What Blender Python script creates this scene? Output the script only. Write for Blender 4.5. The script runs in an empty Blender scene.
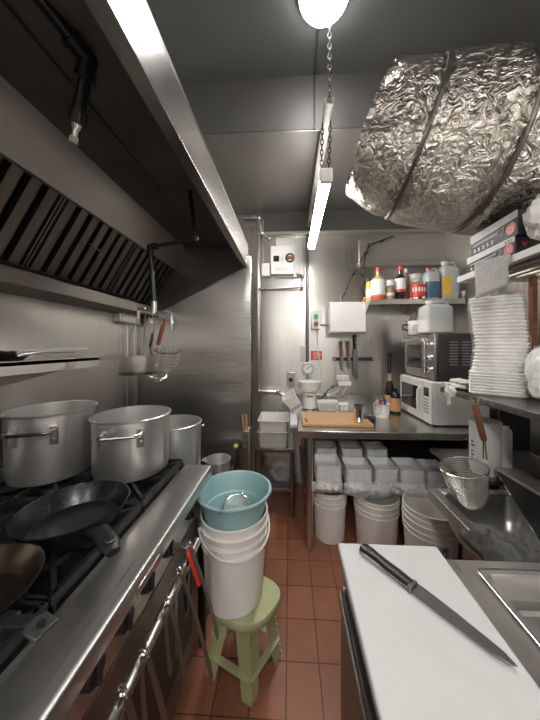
import bpy, bmesh, math, random
from mathutils import Vector, Matrix, noise
random.seed(7)
PI = math.pi
scene = bpy.context.scene
COL = scene.collection
V = Vector

# ------------------------------------------------------------ camera geometry
F, EYE, VPX, PPX, HOR = 260.0, 1.45, 290.0, 277.7, 346.0
TH = math.atan((VPX - PPX) / F)
CT, ST = math.cos(TH), math.sin(TH)
def aa(px): return math.tan(math.atan((px - PPX) / F) - TH)
def at(px, py, Y):
    a = aa(px); zc = Y * (CT - a * ST)
    return V((a * Y, Y, EYE + (HOR - py) / F * zc))
def ath(px, py, h):
    a = aa(px); zc = F * (EYE - h) / (py - HOR)
    Y = zc / (CT - a * ST)
    return V((a * Y, Y, h))

# ------------------------------------------------------------ materials
def nodes(name):
    m = bpy.data.materials.new(name); m.use_nodes = True
    nt = m.node_tree; b = nt.nodes['Principled BSDF']
    return m, nt, b
def tex(nt, scale=(1, 1, 1), kind='Object', loc=(0, 0, 0), rot=(0, 0, 0)):
    tc = nt.nodes.new('ShaderNodeTexCoord'); mp = nt.nodes.new('ShaderNodeMapping')
    mp.inputs['Scale'].default_value = scale; mp.inputs['Location'].default_value = loc
    mp.inputs['Rotation'].default_value = rot
    nt.links.new(tc.outputs[kind], mp.inputs['Vector'])
    return mp.outputs['Vector']
def ramp(nt, fac, stops):
    r = nt.nodes.new('ShaderNodeValToRGB')
    while len(r.color_ramp.elements) < len(stops): r.color_ramp.elements.new(.5)
    for e, (p, c) in zip(r.color_ramp.elements, stops):
        e.position = p; e.color = (c[0], c[1], c[2], 1) if not isinstance(c, float) else (c, c, c, 1)
    nt.links.new(fac, r.inputs['Fac']); return r.outputs['Color']
def noisetex(nt, vec, scale=5, detail=3, rough=.5, dist=0):
    n = nt.nodes.new('ShaderNodeTexNoise'); n.inputs['Scale'].default_value = scale
    n.inputs['Detail'].default_value = detail; n.inputs['Roughness'].default_value = rough
    n.inputs['Distortion'].default_value = dist
    nt.links.new(vec, n.inputs['Vector']); return n.outputs['Fac']
def bump(nt, b, fac, strength=.1, dist=.01):
    u = nt.nodes.new('ShaderNodeBump'); u.inputs['Strength'].default_value = strength
    u.inputs['Distance'].default_value = dist
    nt.links.new(fac, u.inputs['Height']); nt.links.new(u.outputs['Normal'], b.inputs['Normal'])
def plain(name, col, rough=.5, metal=0.0, var=.06, scale=12, bmp=0.0, spec=.5, alpha=1.0, trans=0.0, coat=0.0, sub=0.0):
    m, nt, b = nodes(name)
    f = noisetex(nt, tex(nt), scale, 4)
    lo = tuple(max(0, c * (1 - var)) for c in col); hi = tuple(min(1, c * (1 + var)) for c in col)
    nt.links.new(ramp(nt, f, [(.3, lo), (.7, hi)]), b.inputs['Base Color'])
    b.inputs['Roughness'].default_value = rough; b.inputs['Metallic'].default_value = metal
    b.inputs['Specular IOR Level'].default_value = spec; b.inputs['Alpha'].default_value = alpha
    b.inputs['Transmission Weight'].default_value = trans; b.inputs['Coat Weight'].default_value = coat
    if bmp: bump(nt, b, f, bmp, .004)
    return m
def steel(name, col, rough=.3, brush=(60, 60, 1.5), rvar=.08, cvar=.08, bmp=.02, aniso=0.0, met=.95, tan=None):
    m, nt, b = nodes(name)
    f = noisetex(nt, tex(nt, brush), 1.5, 4)
    g = noisetex(nt, tex(nt, (1.2, 1.2, 1.2)), 1.5, 3)
    mx = nt.nodes.new('ShaderNodeMath'); mx.operation = 'ADD'
    nt.links.new(f, mx.inputs[0]); nt.links.new(g, mx.inputs[1])
    hf = nt.nodes.new('ShaderNodeMath'); hf.operation = 'MULTIPLY'; hf.inputs[1].default_value = .5
    nt.links.new(mx.outputs[0], hf.inputs[0])
    lo = tuple(c * (1 - cvar) for c in col); hi = tuple(min(1, c * (1 + cvar)) for c in col)
    nt.links.new(ramp(nt, hf.outputs[0], [(.3, lo), (.7, hi)]), b.inputs['Base Color'])
    nt.links.new(ramp(nt, hf.outputs[0], [(.3, rough - rvar), (.7, rough + rvar)]), b.inputs['Roughness'])
    b.inputs['Metallic'].default_value = met
    b.inputs['Anisotropic'].default_value = aniso
    bump(nt, b, f, bmp, .002)
    if tan:
        cx = nt.nodes.new('ShaderNodeCombineXYZ')
        for i in range(3): cx.inputs[i].default_value = tan[i]
        nt.links.new(cx.outputs[0], b.inputs['Tangent'])
    return m
def emis(name, col, strength):
    m, nt, b = nodes(name)
    b.inputs['Base Color'].default_value = (*col, 1)
    b.inputs['Emission Color'].default_value = (*col, 1); b.inputs['Emission Strength'].default_value = strength
    return m
def wood(name, c0, c1, scale=(3, 40, 40), rough=.5):
    m, nt, b = nodes(name)
    f = noisetex(nt, tex(nt, scale), 1.2, 5, .6, .6)
    nt.links.new(ramp(nt, f, [(.3, c0), (.7, c1)]), b.inputs['Base Color'])
    b.inputs['Roughness'].default_value = rough; bump(nt, b, f, .06, .002)
    return m
def film(name, col=(.92, .92, .9), a0=.10, a1=.5, rough=.2, scale=14):
    m, nt, b = nodes(name)
    f = noisetex(nt, tex(nt), scale, 5, .6, 1.2)
    b.inputs['Base Color'].default_value = (*col, 1); b.inputs['Roughness'].default_value = rough
    nt.links.new(ramp(nt, f, [(.35, a0), (.68, a1)]), b.inputs['Alpha'])
    bump(nt, b, f, .35, .01)
    return m

M = {}
M['wallsteel'] = steel('brushed_wall_steel', (.58, .562, .535), .30, (60, 60, .8), .05, .05, .01, .8, .95, (0, 0, 1))
M['partsteel'] = steel('brushed_partition_steel', (.57, .555, .53), .27, (2, 2, 160), .008, .02, .0, .85, .95, (1, 0, 0))
M['hoodsteel'] = steel('hood_steel', (.58, .55, .51), .34, (40, 1.2, 40), .06, .06, .01)
M['hooddark'] = plain('dark_hood_steel', (.15, .143, .132), .42, .75, .12, 6)  # darker base than the plenum and fascia steel
M['steel'] = steel('counter_steel', (.55, .54, .52), .30, (60, 1.2, 60), .05, .05, .01)
M['steelX'] = steel('table_steel', (.55, .54, .52), .26, (1.2, 60, 60), .05, .05, .01)
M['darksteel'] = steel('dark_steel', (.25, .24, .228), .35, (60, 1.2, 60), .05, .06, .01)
M['fasciasteel'] = steel('fascia_steel', (.47, .455, .43), .24, (40, 1.2, 40), .03, .04, .005, 0, .99)
M['edgesteel'] = steel('pale_folded_edge_steel', (.70, .68, .65), .45, (60, 1.2, 60), .03, .03, .005, 0, .45)
M['filtersteel'] = steel('dark_filter_steel', (.21, .20, .185), .33, (40, 40, 1), .06, .1, .01)  # dark base shared by the filters and the drip gutter
M['ovencase'] = plain('dark_grey_oven_casing', (.085, .083, .08), .4, .6, .1, 8)
M['chrome'] = plain('polished_chrome', (.78, .77, .75), .14, 1.0, .04, 20)
M['pipe'] = plain('dull_steel_pipe', (.62, .6, .56), .3, 1.0, .08, 30)
M['alu'] = steel('spun_aluminium', (.74, .73, .715), .33, (2, 2, 90), .03, .04, .005, .7, .88, (0, 0, 1))
M['aluin'] = steel('aluminium_inside', (.68, .67, .65), .42, (2, 2, 50), .04, .05, .01, 0, .75)
M['iron'] = plain('cast_iron', (.022, .021, .02), .55, .3, .3, 60, .3)
M['nonstick'] = plain('nonstick_black', (.014, .014, .015), .25, .0, .2, 40)
M['bronze'] = plain('worn_pan_inside', (.09, .07, .05), .26, .85, .3, 9, .05)
M['black'] = plain('black_plastic', (.018, .018, .019), .38, 0, .15, 30)
M['blackpipe'] = plain('black_painted_pipe', (.012, .012, .014), .35, .2, .2, 25)
M['blackpaint'] = plain('black_enamel', (.03, .029, .028), .4, .3, .25, 10)
M['ceil'] = plain('grey_ceiling_paint', (.105, .105, .104), .55, 0, .08, 3)
M['soffit'] = plain('grey_soffit_panel', (.088, .085, .080), .5, .2, .07, 3)
M['soffitsteel'] = steel('soffit_steel', (.31, .295, .275), .40, (1, 40, 40), .05, .05, .01, 0, .85)
M['rear'] = plain('pale_wall_tiles', (.40, .39, .375), .45, 0, .05, 4)
M['whitep'] = plain('white_plastic', (.76, .75, .72), .4, 0, .03, 8)
M['bucket'] = plain('white_bucket_plastic', (.86, .83, .785), .42, 0, .04, 6, .0)
M['offwhite'] = plain('offwhite_enamel', (.70, .69, .66), .35, 0, .04, 8)
M['whitemetal'] = plain('white_painted_metal', (.74, .73, .71), .35, 0, .04, 8)
M['board'] = plain('white_cutting_board', (.63, .628, .622), .5, 0, .025, 26, .04)
M['teal'] = plain('teal_plastic', (.29, .46, .475), .4, 0, .06, 7)
M['lime'] = plain('lime_green_plastic', (.47, .49, .27), .42, 0, .06, 8)
M['greyplast'] = plain('warm_grey_plastic', (.42, .39, .34), .45, 0, .06, 8)
M['greytray'] = plain('light_grey_tray_plastic', (.50, .49, .47), .4, 0, .05, 8)
M['red'] = plain('red_plastic', (.62, .05, .03), .35, 0, .08, 12)
M['redpaint'] = plain('red_sign_paint', (.66, .06, .05), .4, 0, .05, 12)
M['green'] = plain('green_plastic', (.05, .35, .16), .4, 0, .06, 12)
M['limegreen'] = plain('lime_skin', (.45, .58, .06), .4, 0, .15, 20)
M['leafgreen'] = plain('leaf_green_print', (.22, .36, .07), .45, 0, .4, 40)
M['brownwood'] = wood('dark_brown_wood', (.16, .06, .025), (.27, .115, .05))
M['redwood'] = wood('red_brown_wood', (.20, .05, .03), (.30, .09, .05))
M['tanwood'] = wood('tan_wood', (.36, .20, .10), (.48, .29, .15))
M['bamboo'] = wood('pale_wood_board', (.50, .29, .14), (.62, .39, .20))
M['foam'] = plain('white_foam', (.95, .94, .92), .6, 0, .015, 30, .05)
M['rag'] = plain('grey_rag', (.11, .107, .102), .9, 0, .25, 40, .4)
M['cloth'] = plain('white_cloth', (.70, .68, .63), .9, 0, .08, 40, .4)
M['mesh'] = plain('grey_net', (.55, .54, .52), .8, 0, .2, 120, .5, alpha=.62)
M['film'] = film('clear_bag_film', (.95, .95, .94), .04, .25, .2, 9)
M['sagfilm'] = film('loose_bag_film', (.95, .95, .94), .2, .62, .2, 14)
M['bagwhite'] = film('white_bag_film', (.9, .9, .89), .86, 1.0, .3, 18)
M['clearpl'] = film('clear_tub_plastic', (.95, .95, .94), .8, .97, .16, 8)
M['glass'] = plain('clear_glass', (.95, .97, .96), .04, 0, .01, 5, trans=1.0)
M['frost'] = plain('cloudy_plastic', (.74, .76, .75), .35, 0, .04, 6, trans=.35)
M['blueliq'] = plain('blue_liquid', (.10, .17, .27), .25, 0, .08, 6)
M['yellow'] = plain('yellow_label', (.80, .55, .07), .45, 0, .1, 20)
M['oil'] = plain('golden_oil', (.58, .47, .20), .15, 0, .06, 6, trans=.25)
M['paper'] = plain('white_paper', (.80, .79, .76), .6, 0, .03, 20)
M['soy'] = plain('dark_sauce_glass', (.022, .011, .01), .12, 0, .2, 6)
M['wine'] = plain('black_bottle_glass', (.012, .014, .012), .08, 0, .2, 6)
M['gold'] = plain('gold_foil', (.55, .40, .20), .35, .6, .1, 20)
M['kraft'] = plain('orange_brown_label', (.55, .30, .14), .5, 0, .08, 20)
M['spice'] = plain('spice_grains', (.36, .27, .16), .7, 0, .45, 160, .4)
M['rubber'] = plain('black_rubber', (.02, .02, .02), .7, 0, .15, 30)
M['blue'] = plain('blue_print', (.05, .10, .38), .5, 0, .05, 20)
M['darkprint'] = plain('dark_print', (.025, .025, .028), .5, 0, .08, 20)
M['greyprint'] = plain('grey_print', (.38, .38, .40), .5, 0, .08, 20)
M['darkglass'] = plain('dark_oven_glass', (.025, .024, .023), .08, 0, .15, 6, coat=.5)
M['tube'] = emis('lit_tube_diffuser', (1.0, .975, .935), 26.0)
M['tubefill'] = emis('added_fill_tube', (1.0, .975, .935), 40.0)  # emission of the fill tubes added behind the camera
M['lamp'] = emis('lit_lamp_dome', (1.0, .98, .945), 19.0)
M['blackbowl'] = plain('black_takeaway_plastic', (.06, .056, .052), .3, 0, .15, 12)

def foil_mat():
    m, nt, b = nodes('crinkled_foil')
    v = tex(nt)
    f = noisetex(nt, v, 14, 9, .64, .6)
    vo = nt.nodes.new('ShaderNodeTexVoronoi'); vo.feature = 'DISTANCE_TO_EDGE'; vo.inputs['Scale'].default_value = 15
    mpn = noisetex(nt, v, 7, 3)
    ad = nt.nodes.new('ShaderNodeVectorMath'); ad.operation = 'ADD'
    nt.links.new(v, ad.inputs[0]); nt.links.new(mpn, ad.inputs[1])
    nt.links.new(ad.outputs[0], vo.inputs['Vector'])
    mx = nt.nodes.new('ShaderNodeMath'); mx.operation = 'ADD'
    ml = nt.nodes.new('ShaderNodeMath'); ml.operation = 'MULTIPLY'; ml.inputs[1].default_value = 1.6
    nt.links.new(vo.outputs['Distance'], ml.inputs[0])
    nt.links.new(f, mx.inputs[0]); nt.links.new(ml.outputs[0], mx.inputs[1])
    b.inputs['Base Color'].default_value = (.53, .50, .455, 1)
    b.inputs['Metallic'].default_value = .97; b.inputs['Roughness'].default_value = .27
    bump(nt, b, mx.outputs[0], .6, .014)
    return m
M['foil'] = foil_mat()
M['darkfoil'] = plain('seam_tape', (.16, .15, .135), .4, .8, .2, 20, .1)

def tile_mat():
    m, nt, b = nodes('red_quarry_tiles')
    v = tex(nt, (1, 1, 1), 'Object', loc=(.016, -1.006, 0))
    br = nt.nodes.new('ShaderNodeTexBrick'); br.offset = 0; br.squash = 1
    br.inputs['Scale'].default_value = 1
    br.inputs['Brick Width'].default_value = .1475; br.inputs['Row Height'].default_value = .19
    br.inputs['Mortar Size'].default_value = .0026; br.inputs['Mortar Smooth'].default_value = .2
    br.inputs['Color1'].default_value = (.35, .135, .075, 1); br.inputs['Color2'].default_value = (.40, .158, .09, 1)
    br.inputs['Mortar'].default_value = (.085, .045, .032, 1)
    nt.links.new(v, br.inputs['Vector'])
    f = noisetex(nt, tex(nt), 9, 5)
    mix = nt.nodes.new('ShaderNodeMix'); mix.data_type = 'RGBA'; mix.blend_type = 'MULTIPLY'
    mix.inputs['Factor'].default_value = .55
    nt.links.new(br.outputs['Color'], mix.inputs['A'])
    nt.links.new(ramp(nt, f, [(.3, .72), (.7, 1.0)]), mix.inputs['B'])
    nt.links.new(mix.outputs['Result'], b.inputs['Base Color'])
    b.inputs['Roughness'].default_value = .42
    inv = nt.nodes.new('ShaderNodeMath'); inv.operation = 'SUBTRACT'; inv.inputs[0].default_value = 1
    nt.links.new(br.outputs['Fac'], inv.inputs[1]); bump(nt, b, inv.outputs[0], .4, .003)
    return m
M['tiles'] = tile_mat()

# ------------------------------------------------------------ mesh builder
def frame(d, up=V((0, 0, 1))):
    d = d.normalized()
    if abs(d.dot(up)) > .98: up = V((0, 1, 0)) if abs(d.y) < .9 else V((1, 0, 0))
    x = up.cross(d).normalized(); y = d.cross(x).normalized()
    return x, y
class MB:
    def __init__(s): s.bm = bmesh.new()
    def box(s, a, b, mat=None):
        a, b = V(a), V(b)
        vs = [s.bm.verts.new(V((x, y, z)) if mat is None else mat @ V((x, y, z)))
              for x in (a.x, b.x) for y in (a.y, b.y) for z in (a.z, b.z)]
        for f in ((0, 1, 3, 2), (4, 6, 7, 5), (0, 4, 5, 1), (2, 3, 7, 6), (0, 2, 6, 4), (1, 5, 7, 3)):
            s.bm.faces.new([vs[i] for i in f])
        return s
    def obox(s, c, sx, sy, sz, rz=0, rx=0, ry=0):
        m = Matrix.Translation(V(c)) @ Matrix.Rotation(rz, 4, 'Z') @ Matrix.Rotation(ry, 4, 'Y') @ Matrix.Rotation(rx, 4, 'X')
        return s.box((-sx / 2, -sy / 2, -sz / 2), (sx / 2, sy / 2, sz / 2), m)
    def bar(s, p0, p1, w, t, up=V((0, 0, 1))):
        p0, p1 = V(p0), V(p1); d = p1 - p0; x, y = frame(d, up)
        L = d.length; d = d.normalized()
        m = Matrix(((x.x, y.x, d.x, p0.x), (x.y, y.y, d.y, p0.y), (x.z, y.z, d.z, p0.z), (0, 0, 0, 1)))
        return s.box((-w / 2, -t / 2, 0), (w / 2, t / 2, L), m)
    def loft(s, rings, cap=True, closed=False):
        R = [[s.bm.verts.new(p) for p in r] for r in rings]
        n = len(R[0]); pairs = list(zip(R[:-1], R[1:]))
        if closed: pairs.append((R[-1], R[0]))
        for a, b in pairs:
            for i in range(n): s.bm.faces.new((a[i], a[(i + 1) % n], b[(i + 1) % n], b[i]))
        if cap and not closed:
            s.bm.faces.new(list(reversed(R[0]))); s.bm.faces.new(R[-1])
        return s
    def tube(s, pts, r, seg=10, closed=False, cap=True):
        pts = [V(p) for p in pts]; n = len(pts)
        rr = r if isinstance(r, (list, tuple)) else [r] * n
        ds = []
        for i in range(n):
            if closed: d = pts[(i + 1) % n] - pts[i - 1]
            else: d = pts[min(i + 1, n - 1)] - pts[max(i - 1, 0)]
            ds.append(d.normalized())
        x, y = frame(ds[0]); rings = []
        for i in range(n):
            x = (x - ds[i] * x.dot(ds[i])).normalized(); y = ds[i].cross(x)
            rings.append([pts[i] + (x * math.cos(2 * PI * k / seg) + y * math.sin(2 * PI * k / seg)) * rr[i] for k in range(seg)])
        return s.loft(rings, cap, closed)
    def cyl(s, p0, p1, r0, r1=None, seg=24): return s.tube([p0, p1], [r0, r0 if r1 is None else r1], seg)
    def lathe(s, prof, c=(0, 0, 0), seg=40, mat=None):
        c = V(c); vs = []
        for (r, z) in prof:
            if r < 1e-5: vs.append([s.bm.verts.new((mat or Matrix()) @ (V((0, 0, z))) + c)])
            else: vs.append([s.bm.verts.new((mat or Matrix()) @ V((r * math.cos(2 * PI * k / seg), r * math.sin(2 * PI * k / seg), z)) + c) for k in range(seg)])
        for a, b in zip(vs[:-1], vs[1:]):
            for k in range(seg):
                k2 = (k + 1) % seg
                if len(a) == 1 and len(b) == 1: continue
                if len(a) == 1: s.bm.faces.new((a[0], b[k2], b[k]))
                elif len(b) == 1: s.bm.faces.new((a[k], a[k2], b[0]))
                else: s.bm.faces.new((a[k], a[k2], b[k2], b[k]))
        return s
    def prism(s, pts, vec):
        vec = V(vec); a = [s.bm.verts.new(V(p)) for p in pts]; b = [s.bm.verts.new(V(p) + vec) for p in pts]
        s.bm.faces.new(list(reversed(a))); s.bm.faces.new(b)
        n = len(a)
        for i in range(n): s.bm.faces.new((a[i], a[(i + 1) % n], b[(i + 1) % n], b[i]))
        return s
    def ring(s, c, r, t, seg=32, nrm=V((0, 0, 1))):
        x, y = frame(V(nrm)); c = V(c)
        return s.tube([c + (x * math.cos(2 * PI * k / seg) + y * math.sin(2 * PI * k / seg)) * r for k in range(seg)], t, 8, closed=True)
    def blob(s, c, rad, amp=.15, freq=6, sub=4, seed=0, flat=None):
        r = bmesh.ops.create_icosphere(s.bm, subdivisions=sub, radius=1)
        c = V(c); sd = V((seed * 3.1, seed * 1.7, seed * 2.3))
        for v in r['verts']:
            p = v.co.copy()
            k = 1 + amp * noise.turbulence(p * freq * .5 + sd, 3, False) - amp * .5
            q = V((p.x * rad[0] * k, p.y * rad[1] * k, p.z * rad[2] * k))
            if flat is not None and q.z < -flat: q.z = -flat
            v.co = c + q
        return s
    def xf(s, mat):
        bmesh.ops.transform(s.bm, matrix=mat, verts=s.bm.verts); return s

RM = {}
def tag(o, label=None, cat=None, group=None, kind=None):
    if label: o['label'] = label
    if cat: o['category'] = cat
    if group: o['group'] = group
    if kind: o['kind'] = kind
    return o
def thing(name, label, cat, loc=(0, 0, 0), group=None, rz=0):
    o = bpy.data.objects.new(name, None); COL.objects.link(o)
    o.empty_display_size = .05
    o.location = loc; o.rotation_euler = (0, 0, rz)
    RM[o.name] = Matrix.Translation(V(loc)) @ Matrix.Rotation(rz, 4, 'Z')
    return tag(o, label, cat, group)
def mesh_from(mb, name, mat, smooth=35):
    me = bpy.data.meshes.new(name)
    bmesh.ops.recalc_face_normals(mb.bm, faces=mb.bm.faces)
    mb.bm.to_mesh(me); mb.bm.free()
    for p in me.polygons: p.use_smooth = True
    me.set_sharp_from_angle(angle=math.radians(smooth))
    me.materials.append(mat if not isinstance(mat, str) else M[mat])
    return me
def part(name, mb, mat, parent, bev=0, local=False, label=None, smooth=35, sub=0, kind=None):
    if not local: mb.xf(RM[parent.name].inverted())
    me = mesh_from(mb, name, mat, smooth)
    o = bpy.data.objects.new(name, me); COL.objects.link(o); o.parent = parent
    RM[o.name] = RM[parent.name]
    mods(o, bev, sub)
    if label: o['label'] = label
    if kind: o['kind'] = kind
    return o
def mods(o, bev, sub=0):
    if bev:
        b = o.modifiers.new('bevel', 'BEVEL'); b.width = bev; b.segments = 2; b.limit_method = 'ANGLE'; b.angle_limit = math.radians(40)
    if sub:
        u = o.modifiers.new('sub', 'SUBSURF'); u.levels = sub; u.render_levels = sub
def solo(name, mb, mat, label, cat, base=None, group=None, bev=0, smooth=35, kind=None, sub=0):
    if base is None:
        vs = [v.co for v in mb.bm.verts]
        base = V(((min(v.x for v in vs) + max(v.x for v in vs)) / 2, (min(v.y for v in vs) + max(v.y for v in vs)) / 2, min(v.z for v in vs)))
    mb.xf(Matrix.Translation(-V(base)))
    o = bpy.data.objects.new(name, mesh_from(mb, name, mat, smooth)); COL.objects.link(o); o.location = base
    RM[o.name] = Matrix.Translation(V(base))
    mods(o, bev, sub)
    return tag(o, label, cat, group, kind)
def struct(name, mb, mat, bev=0):
    o = bpy.data.objects.new(name, mesh_from(mb, name, mat)); COL.objects.link(o); o['kind'] = 'structure'
    mods(o, bev); return o
def dup(root, loc, rz=None, label=None, group=None, sc=None):
    r = root.copy(); COL.objects.link(r); r.location = loc
    if rz is not None: r.rotation_euler = (r.rotation_euler.x, r.rotation_euler.y, rz)
    if sc: r.scale = sc
    if label: r['label'] = label
    if group: r['group'] = group
    for ch in list(root.children):
        c = ch.copy(); COL.objects.link(c); c.parent = r
        for g in list(ch.children):
            d = g.copy(); COL.objects.link(d); d.parent = c
    return r
def text_mb(body, size, mat4, ext=.0006):
    cu = bpy.data.curves.new('lettering', 'FONT'); cu.body = body; cu.size = size; cu.extrude = ext
    cu.align_x = 'CENTER'; cu.align_y = 'CENTER'
    o = bpy.data.objects.new('lettering', cu); COL.objects.link(o)
    bpy.context.view_layer.update()
    me = bpy.data.meshes.new_from_object(o)
    mb = MB(); mb.bm.from_mesh(me); bpy.data.objects.remove(o); bpy.data.meshes.remove(me); bpy.data.curves.remove(cu)
    return mb.xf(mat4)
def face_mat(c, right, up):
    r = V(right).normalized(); u = V(up).normalized(); n = r.cross(u); c = V(c)
    return Matrix(((r.x, u.x, n.x, c.x), (r.y, u.y, n.y, c.y), (r.z, u.z, n.z, c.z), (0, 0, 0, 1)))
def arc(c, r, a0, a1, n, x, y):
    c = V(c); x = V(x); y = V(y)
    return [c + x * r * math.cos(a0 + (a1 - a0) * i / n) + y * r * math.sin(a0 + (a1 - a0) * i / n) for i in range(n + 1)]

# ------------------------------------------------------------ setting
XL, XR, YB, YR, HC = -1.16, 1.60, 2.76, -2.3, 3.21
struct('floor', MB().box((XL - .1, YR - .1, -.1), (XR + .1, YB + .1, 0)), 'tiles')
struct('wall_left', MB().box((XL - .1, YR - .1, 0), (XL, YB + .1, HC)), 'wallsteel')
struct('wall_right', MB().box((XR, YR - .1, 0), (XR + .1, YB + .1, HC)), 'wallsteel')
struct('wall_back', MB().box((XL, YB, 0), (XR, YB + .1, HC)), 'wallsteel')
struct('wall_rear', MB().box((XL, YR - .1, 0), (XR, YR, HC)), 'rear')
struct('ceiling', MB().box((XL - .1, YR - .1, HC), (XR + .1, YB + .1, HC + .1)), 'ceil')
SY, SH = 1.70, 2.86
struct('ceiling_soffit', MB().box((XL, SY, SH), (XR, YB, HC)), 'soffit')
struct('trim_4', MB().box((XL, SY + .004, SH - .006), (XR, YB, SH)), 'soffitsteel')
PY = 1.92
pe = at(251, 300, PY).x
struct('wall_partition', MB().box((XL, PY, 0), (pe, PY + .04, 2.12)), 'partsteel', .003)
struct('trim_1', MB().box((pe, YB - .05, at(300, 233, YB).z - .03), (XR, YB, at(300, 233, YB).z)), 'hoodsteel', .003)
struct('trim_2', MB().box((pe, YB - .03, at(300, 233, YB).z), (XR, YB, SH - .006)), 'soffit')
zt = at(400, 266, YB - .05).z
struct('trim_3', MB().box((at(359, 264, YB - .06).x, YB - .06, zt), (XR, YB, zt + .05)), 'pipe', .004)

struct('trim_5', MB().box((at(359, 264, YB - .02).x, YB - .02, zt + .05), (XR, YB, at(400, 240, YB).z)), 'hoodsteel', .004)
# ------------------------------------------------------------ exhaust hood
HY0, HY1 = -.9, PY - .004
hood = thing('exhaust_hood', 'long stainless exhaust hood with baffle filters over the stove', 'extractor hood', (-.7, .6, 1.7))
hf, hl, ht = -.31, 2.036, 2.18
part('fascia', MB().prism([(hf, HY0, hl), (hf, HY0, ht), (hf - .012, HY0, ht), (hf - .012, HY0, hl + .012), (hf - .04, HY0, hl + .012), (hf - .04, HY0, hl)], (0, HY1 - HY0, 0)), 'fasciasteel', hood, .002)
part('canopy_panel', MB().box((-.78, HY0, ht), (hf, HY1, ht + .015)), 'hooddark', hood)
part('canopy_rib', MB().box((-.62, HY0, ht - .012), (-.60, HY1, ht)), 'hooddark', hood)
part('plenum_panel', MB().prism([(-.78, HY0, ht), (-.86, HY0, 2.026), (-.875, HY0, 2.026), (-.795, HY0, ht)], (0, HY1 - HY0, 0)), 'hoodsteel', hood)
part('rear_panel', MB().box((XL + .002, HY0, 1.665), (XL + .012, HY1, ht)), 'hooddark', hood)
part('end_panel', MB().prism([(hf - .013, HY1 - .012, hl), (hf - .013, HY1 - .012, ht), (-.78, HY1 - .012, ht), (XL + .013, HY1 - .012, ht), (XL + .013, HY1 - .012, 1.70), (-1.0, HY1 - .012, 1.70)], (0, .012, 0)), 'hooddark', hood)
part('drip_gutter', MB().prism([(XL + .013, HY0, 1.665), (-1.0, HY0, 1.675), (-1.0, HY0, 1.735), (-1.012, HY0, 1.735), (-1.012, HY0, 1.69), (XL + .013, HY0, 1.69)], (0, HY1 - .014 - HY0, 0)), 'filtersteel', hood, .002)
fb, ft = V((-1.035, 0, 1.755)), V((-.868, 0, 2.03))
fu = (ft - fb).normalized(); fn = V((fu.z, 0, -fu.x))
nf = 6; fw = (HY1 - .02 - HY0) / nf
for i in range(nf):
    y0 = HY0 + i * fw + .004; y1 = HY0 + (i + 1) * fw - .004
    m = MB()
    L = (ft - fb).length
    # perimeter frame
    for (ya, yb, s0, s1) in ((y0, y1, 0, .006), (y0, y1, L - .006, L), (y0, y0 + .006, 0, L), (y1 - .006, y1, 0, L)):
        p = [fb + fu * s0 + V((0, ya, 0)), fb + fu * s0 + V((0, yb, 0)), fb + fu * s1 + V((0, yb, 0)), fb + fu * s1 + V((0, ya, 0))]
        m.prism(p, fn * -.03)
    nb = 7; st = (y1 - y0 - .012) / nb
    for k in range(nb):
        yc = y0 + .006 + (k + .5) * st
        # front channel of each baffle pair, gaps between
        for (w, off) in ((st * .52, .0), ):
            p = [fb + V((0, yc - w / 2, 0)) + fn * -off, fb + V((0, yc + w / 2, 0)) + fn * -off, ft + V((0, yc + w / 2, 0)) + fn * -off, ft + V((0, yc - w / 2, 0)) + fn * -off]
            m.prism(p, fn * -.006)
            for e in (-1, 1):
                q = [fb + V((0, yc + e * w / 2 - .002, 0)) + fn * -off, fb + V((0, yc + e * w / 2 + .002, 0)) + fn * -off, ft + V((0, yc + e * w / 2 + .002, 0)) + fn * -off, ft + V((0, yc + e * w / 2 - .002, 0)) + fn * -off]
                m.prism(q, fn * -.022)
    fo = part('filter', m, 'filtersteel', hood)
    back = MB().prism([fb + V((0, y0 + .01, 0)) - fn * .032, fb + V((0, y1 - .01, 0)) - fn * .032, ft + V((0, y1 - .01, 0)) - fn * .032, ft + V((0, y0 + .01, 0)) - fn * .032], fn * -.004)
    part('filter_back', back, 'blackpaint', fo)
    yc = (y0 + y1) / 2; c = fb + fu * L * .62 + V((0, yc, 0))
    h = MB().tube([c + V((0, -.035, 0)) + fn * .0, c + V((0, -.035, 0)) + fn * .025, c + V((0, .035, 0)) + fn * .025 - fu * .01, c + V((0, .035, 0))], .003, 8)
    part('filter_handle', h, 'chrome', fo)

# fire suppression pipes inside the hood
def pipe_thing(label, pts, r, nozzles):
    t = thing('suppression_pipe', label, 'pipe', pts[0], 'suppression pipes in the hood')
    part('pipe', MB().tube(pts, r, 14), 'blackpipe', t)
    for p in pts[1:-1]:
        i = pts.index(p); m = MB().blob(p, (r * 1.35,) * 3, 0, 1, 3)
        for o in (pts[i - 1], pts[i + 1]):
            d = (V(o) - V(p)).normalized(); m.cyl(V(p), V(p) + d * r * 2.6, r * 1.32, seg=16); m.cyl(V(p) + d * r * 2.2, V(p) + d * r * 3.0, r * 1.5, seg=16)
        part('elbow', m, 'blackpipe', t)
    for p, d in nozzles:
        d = V(d).normalized(); p = V(p)
        part('coupling', MB().cyl(p - d * .03, p, r * 1.35, seg=16), 'blackpipe', t)
        part('nozzle', MB().cyl(p, p + d * .012, r * .75, r * .6, 12).cyl(p + d * .012, p + d * .03, r * .45, seg=12).cyl(p + d * .03, p + d * .045, r * .7, r * .7, 6), 'chrome', t, label='bright chrome nozzle')
    return t
A = [V((-.52, .28, 2.15)), at(86, 62, .66), at(78, 125, .66)]
pA0 = at(20, -30, .40); pA0.z = 2.176
pA0 = V((-.46, .46, 2.178))
e1 = at(88, 60, .62); e2 = at(79, 112, .64)
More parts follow.
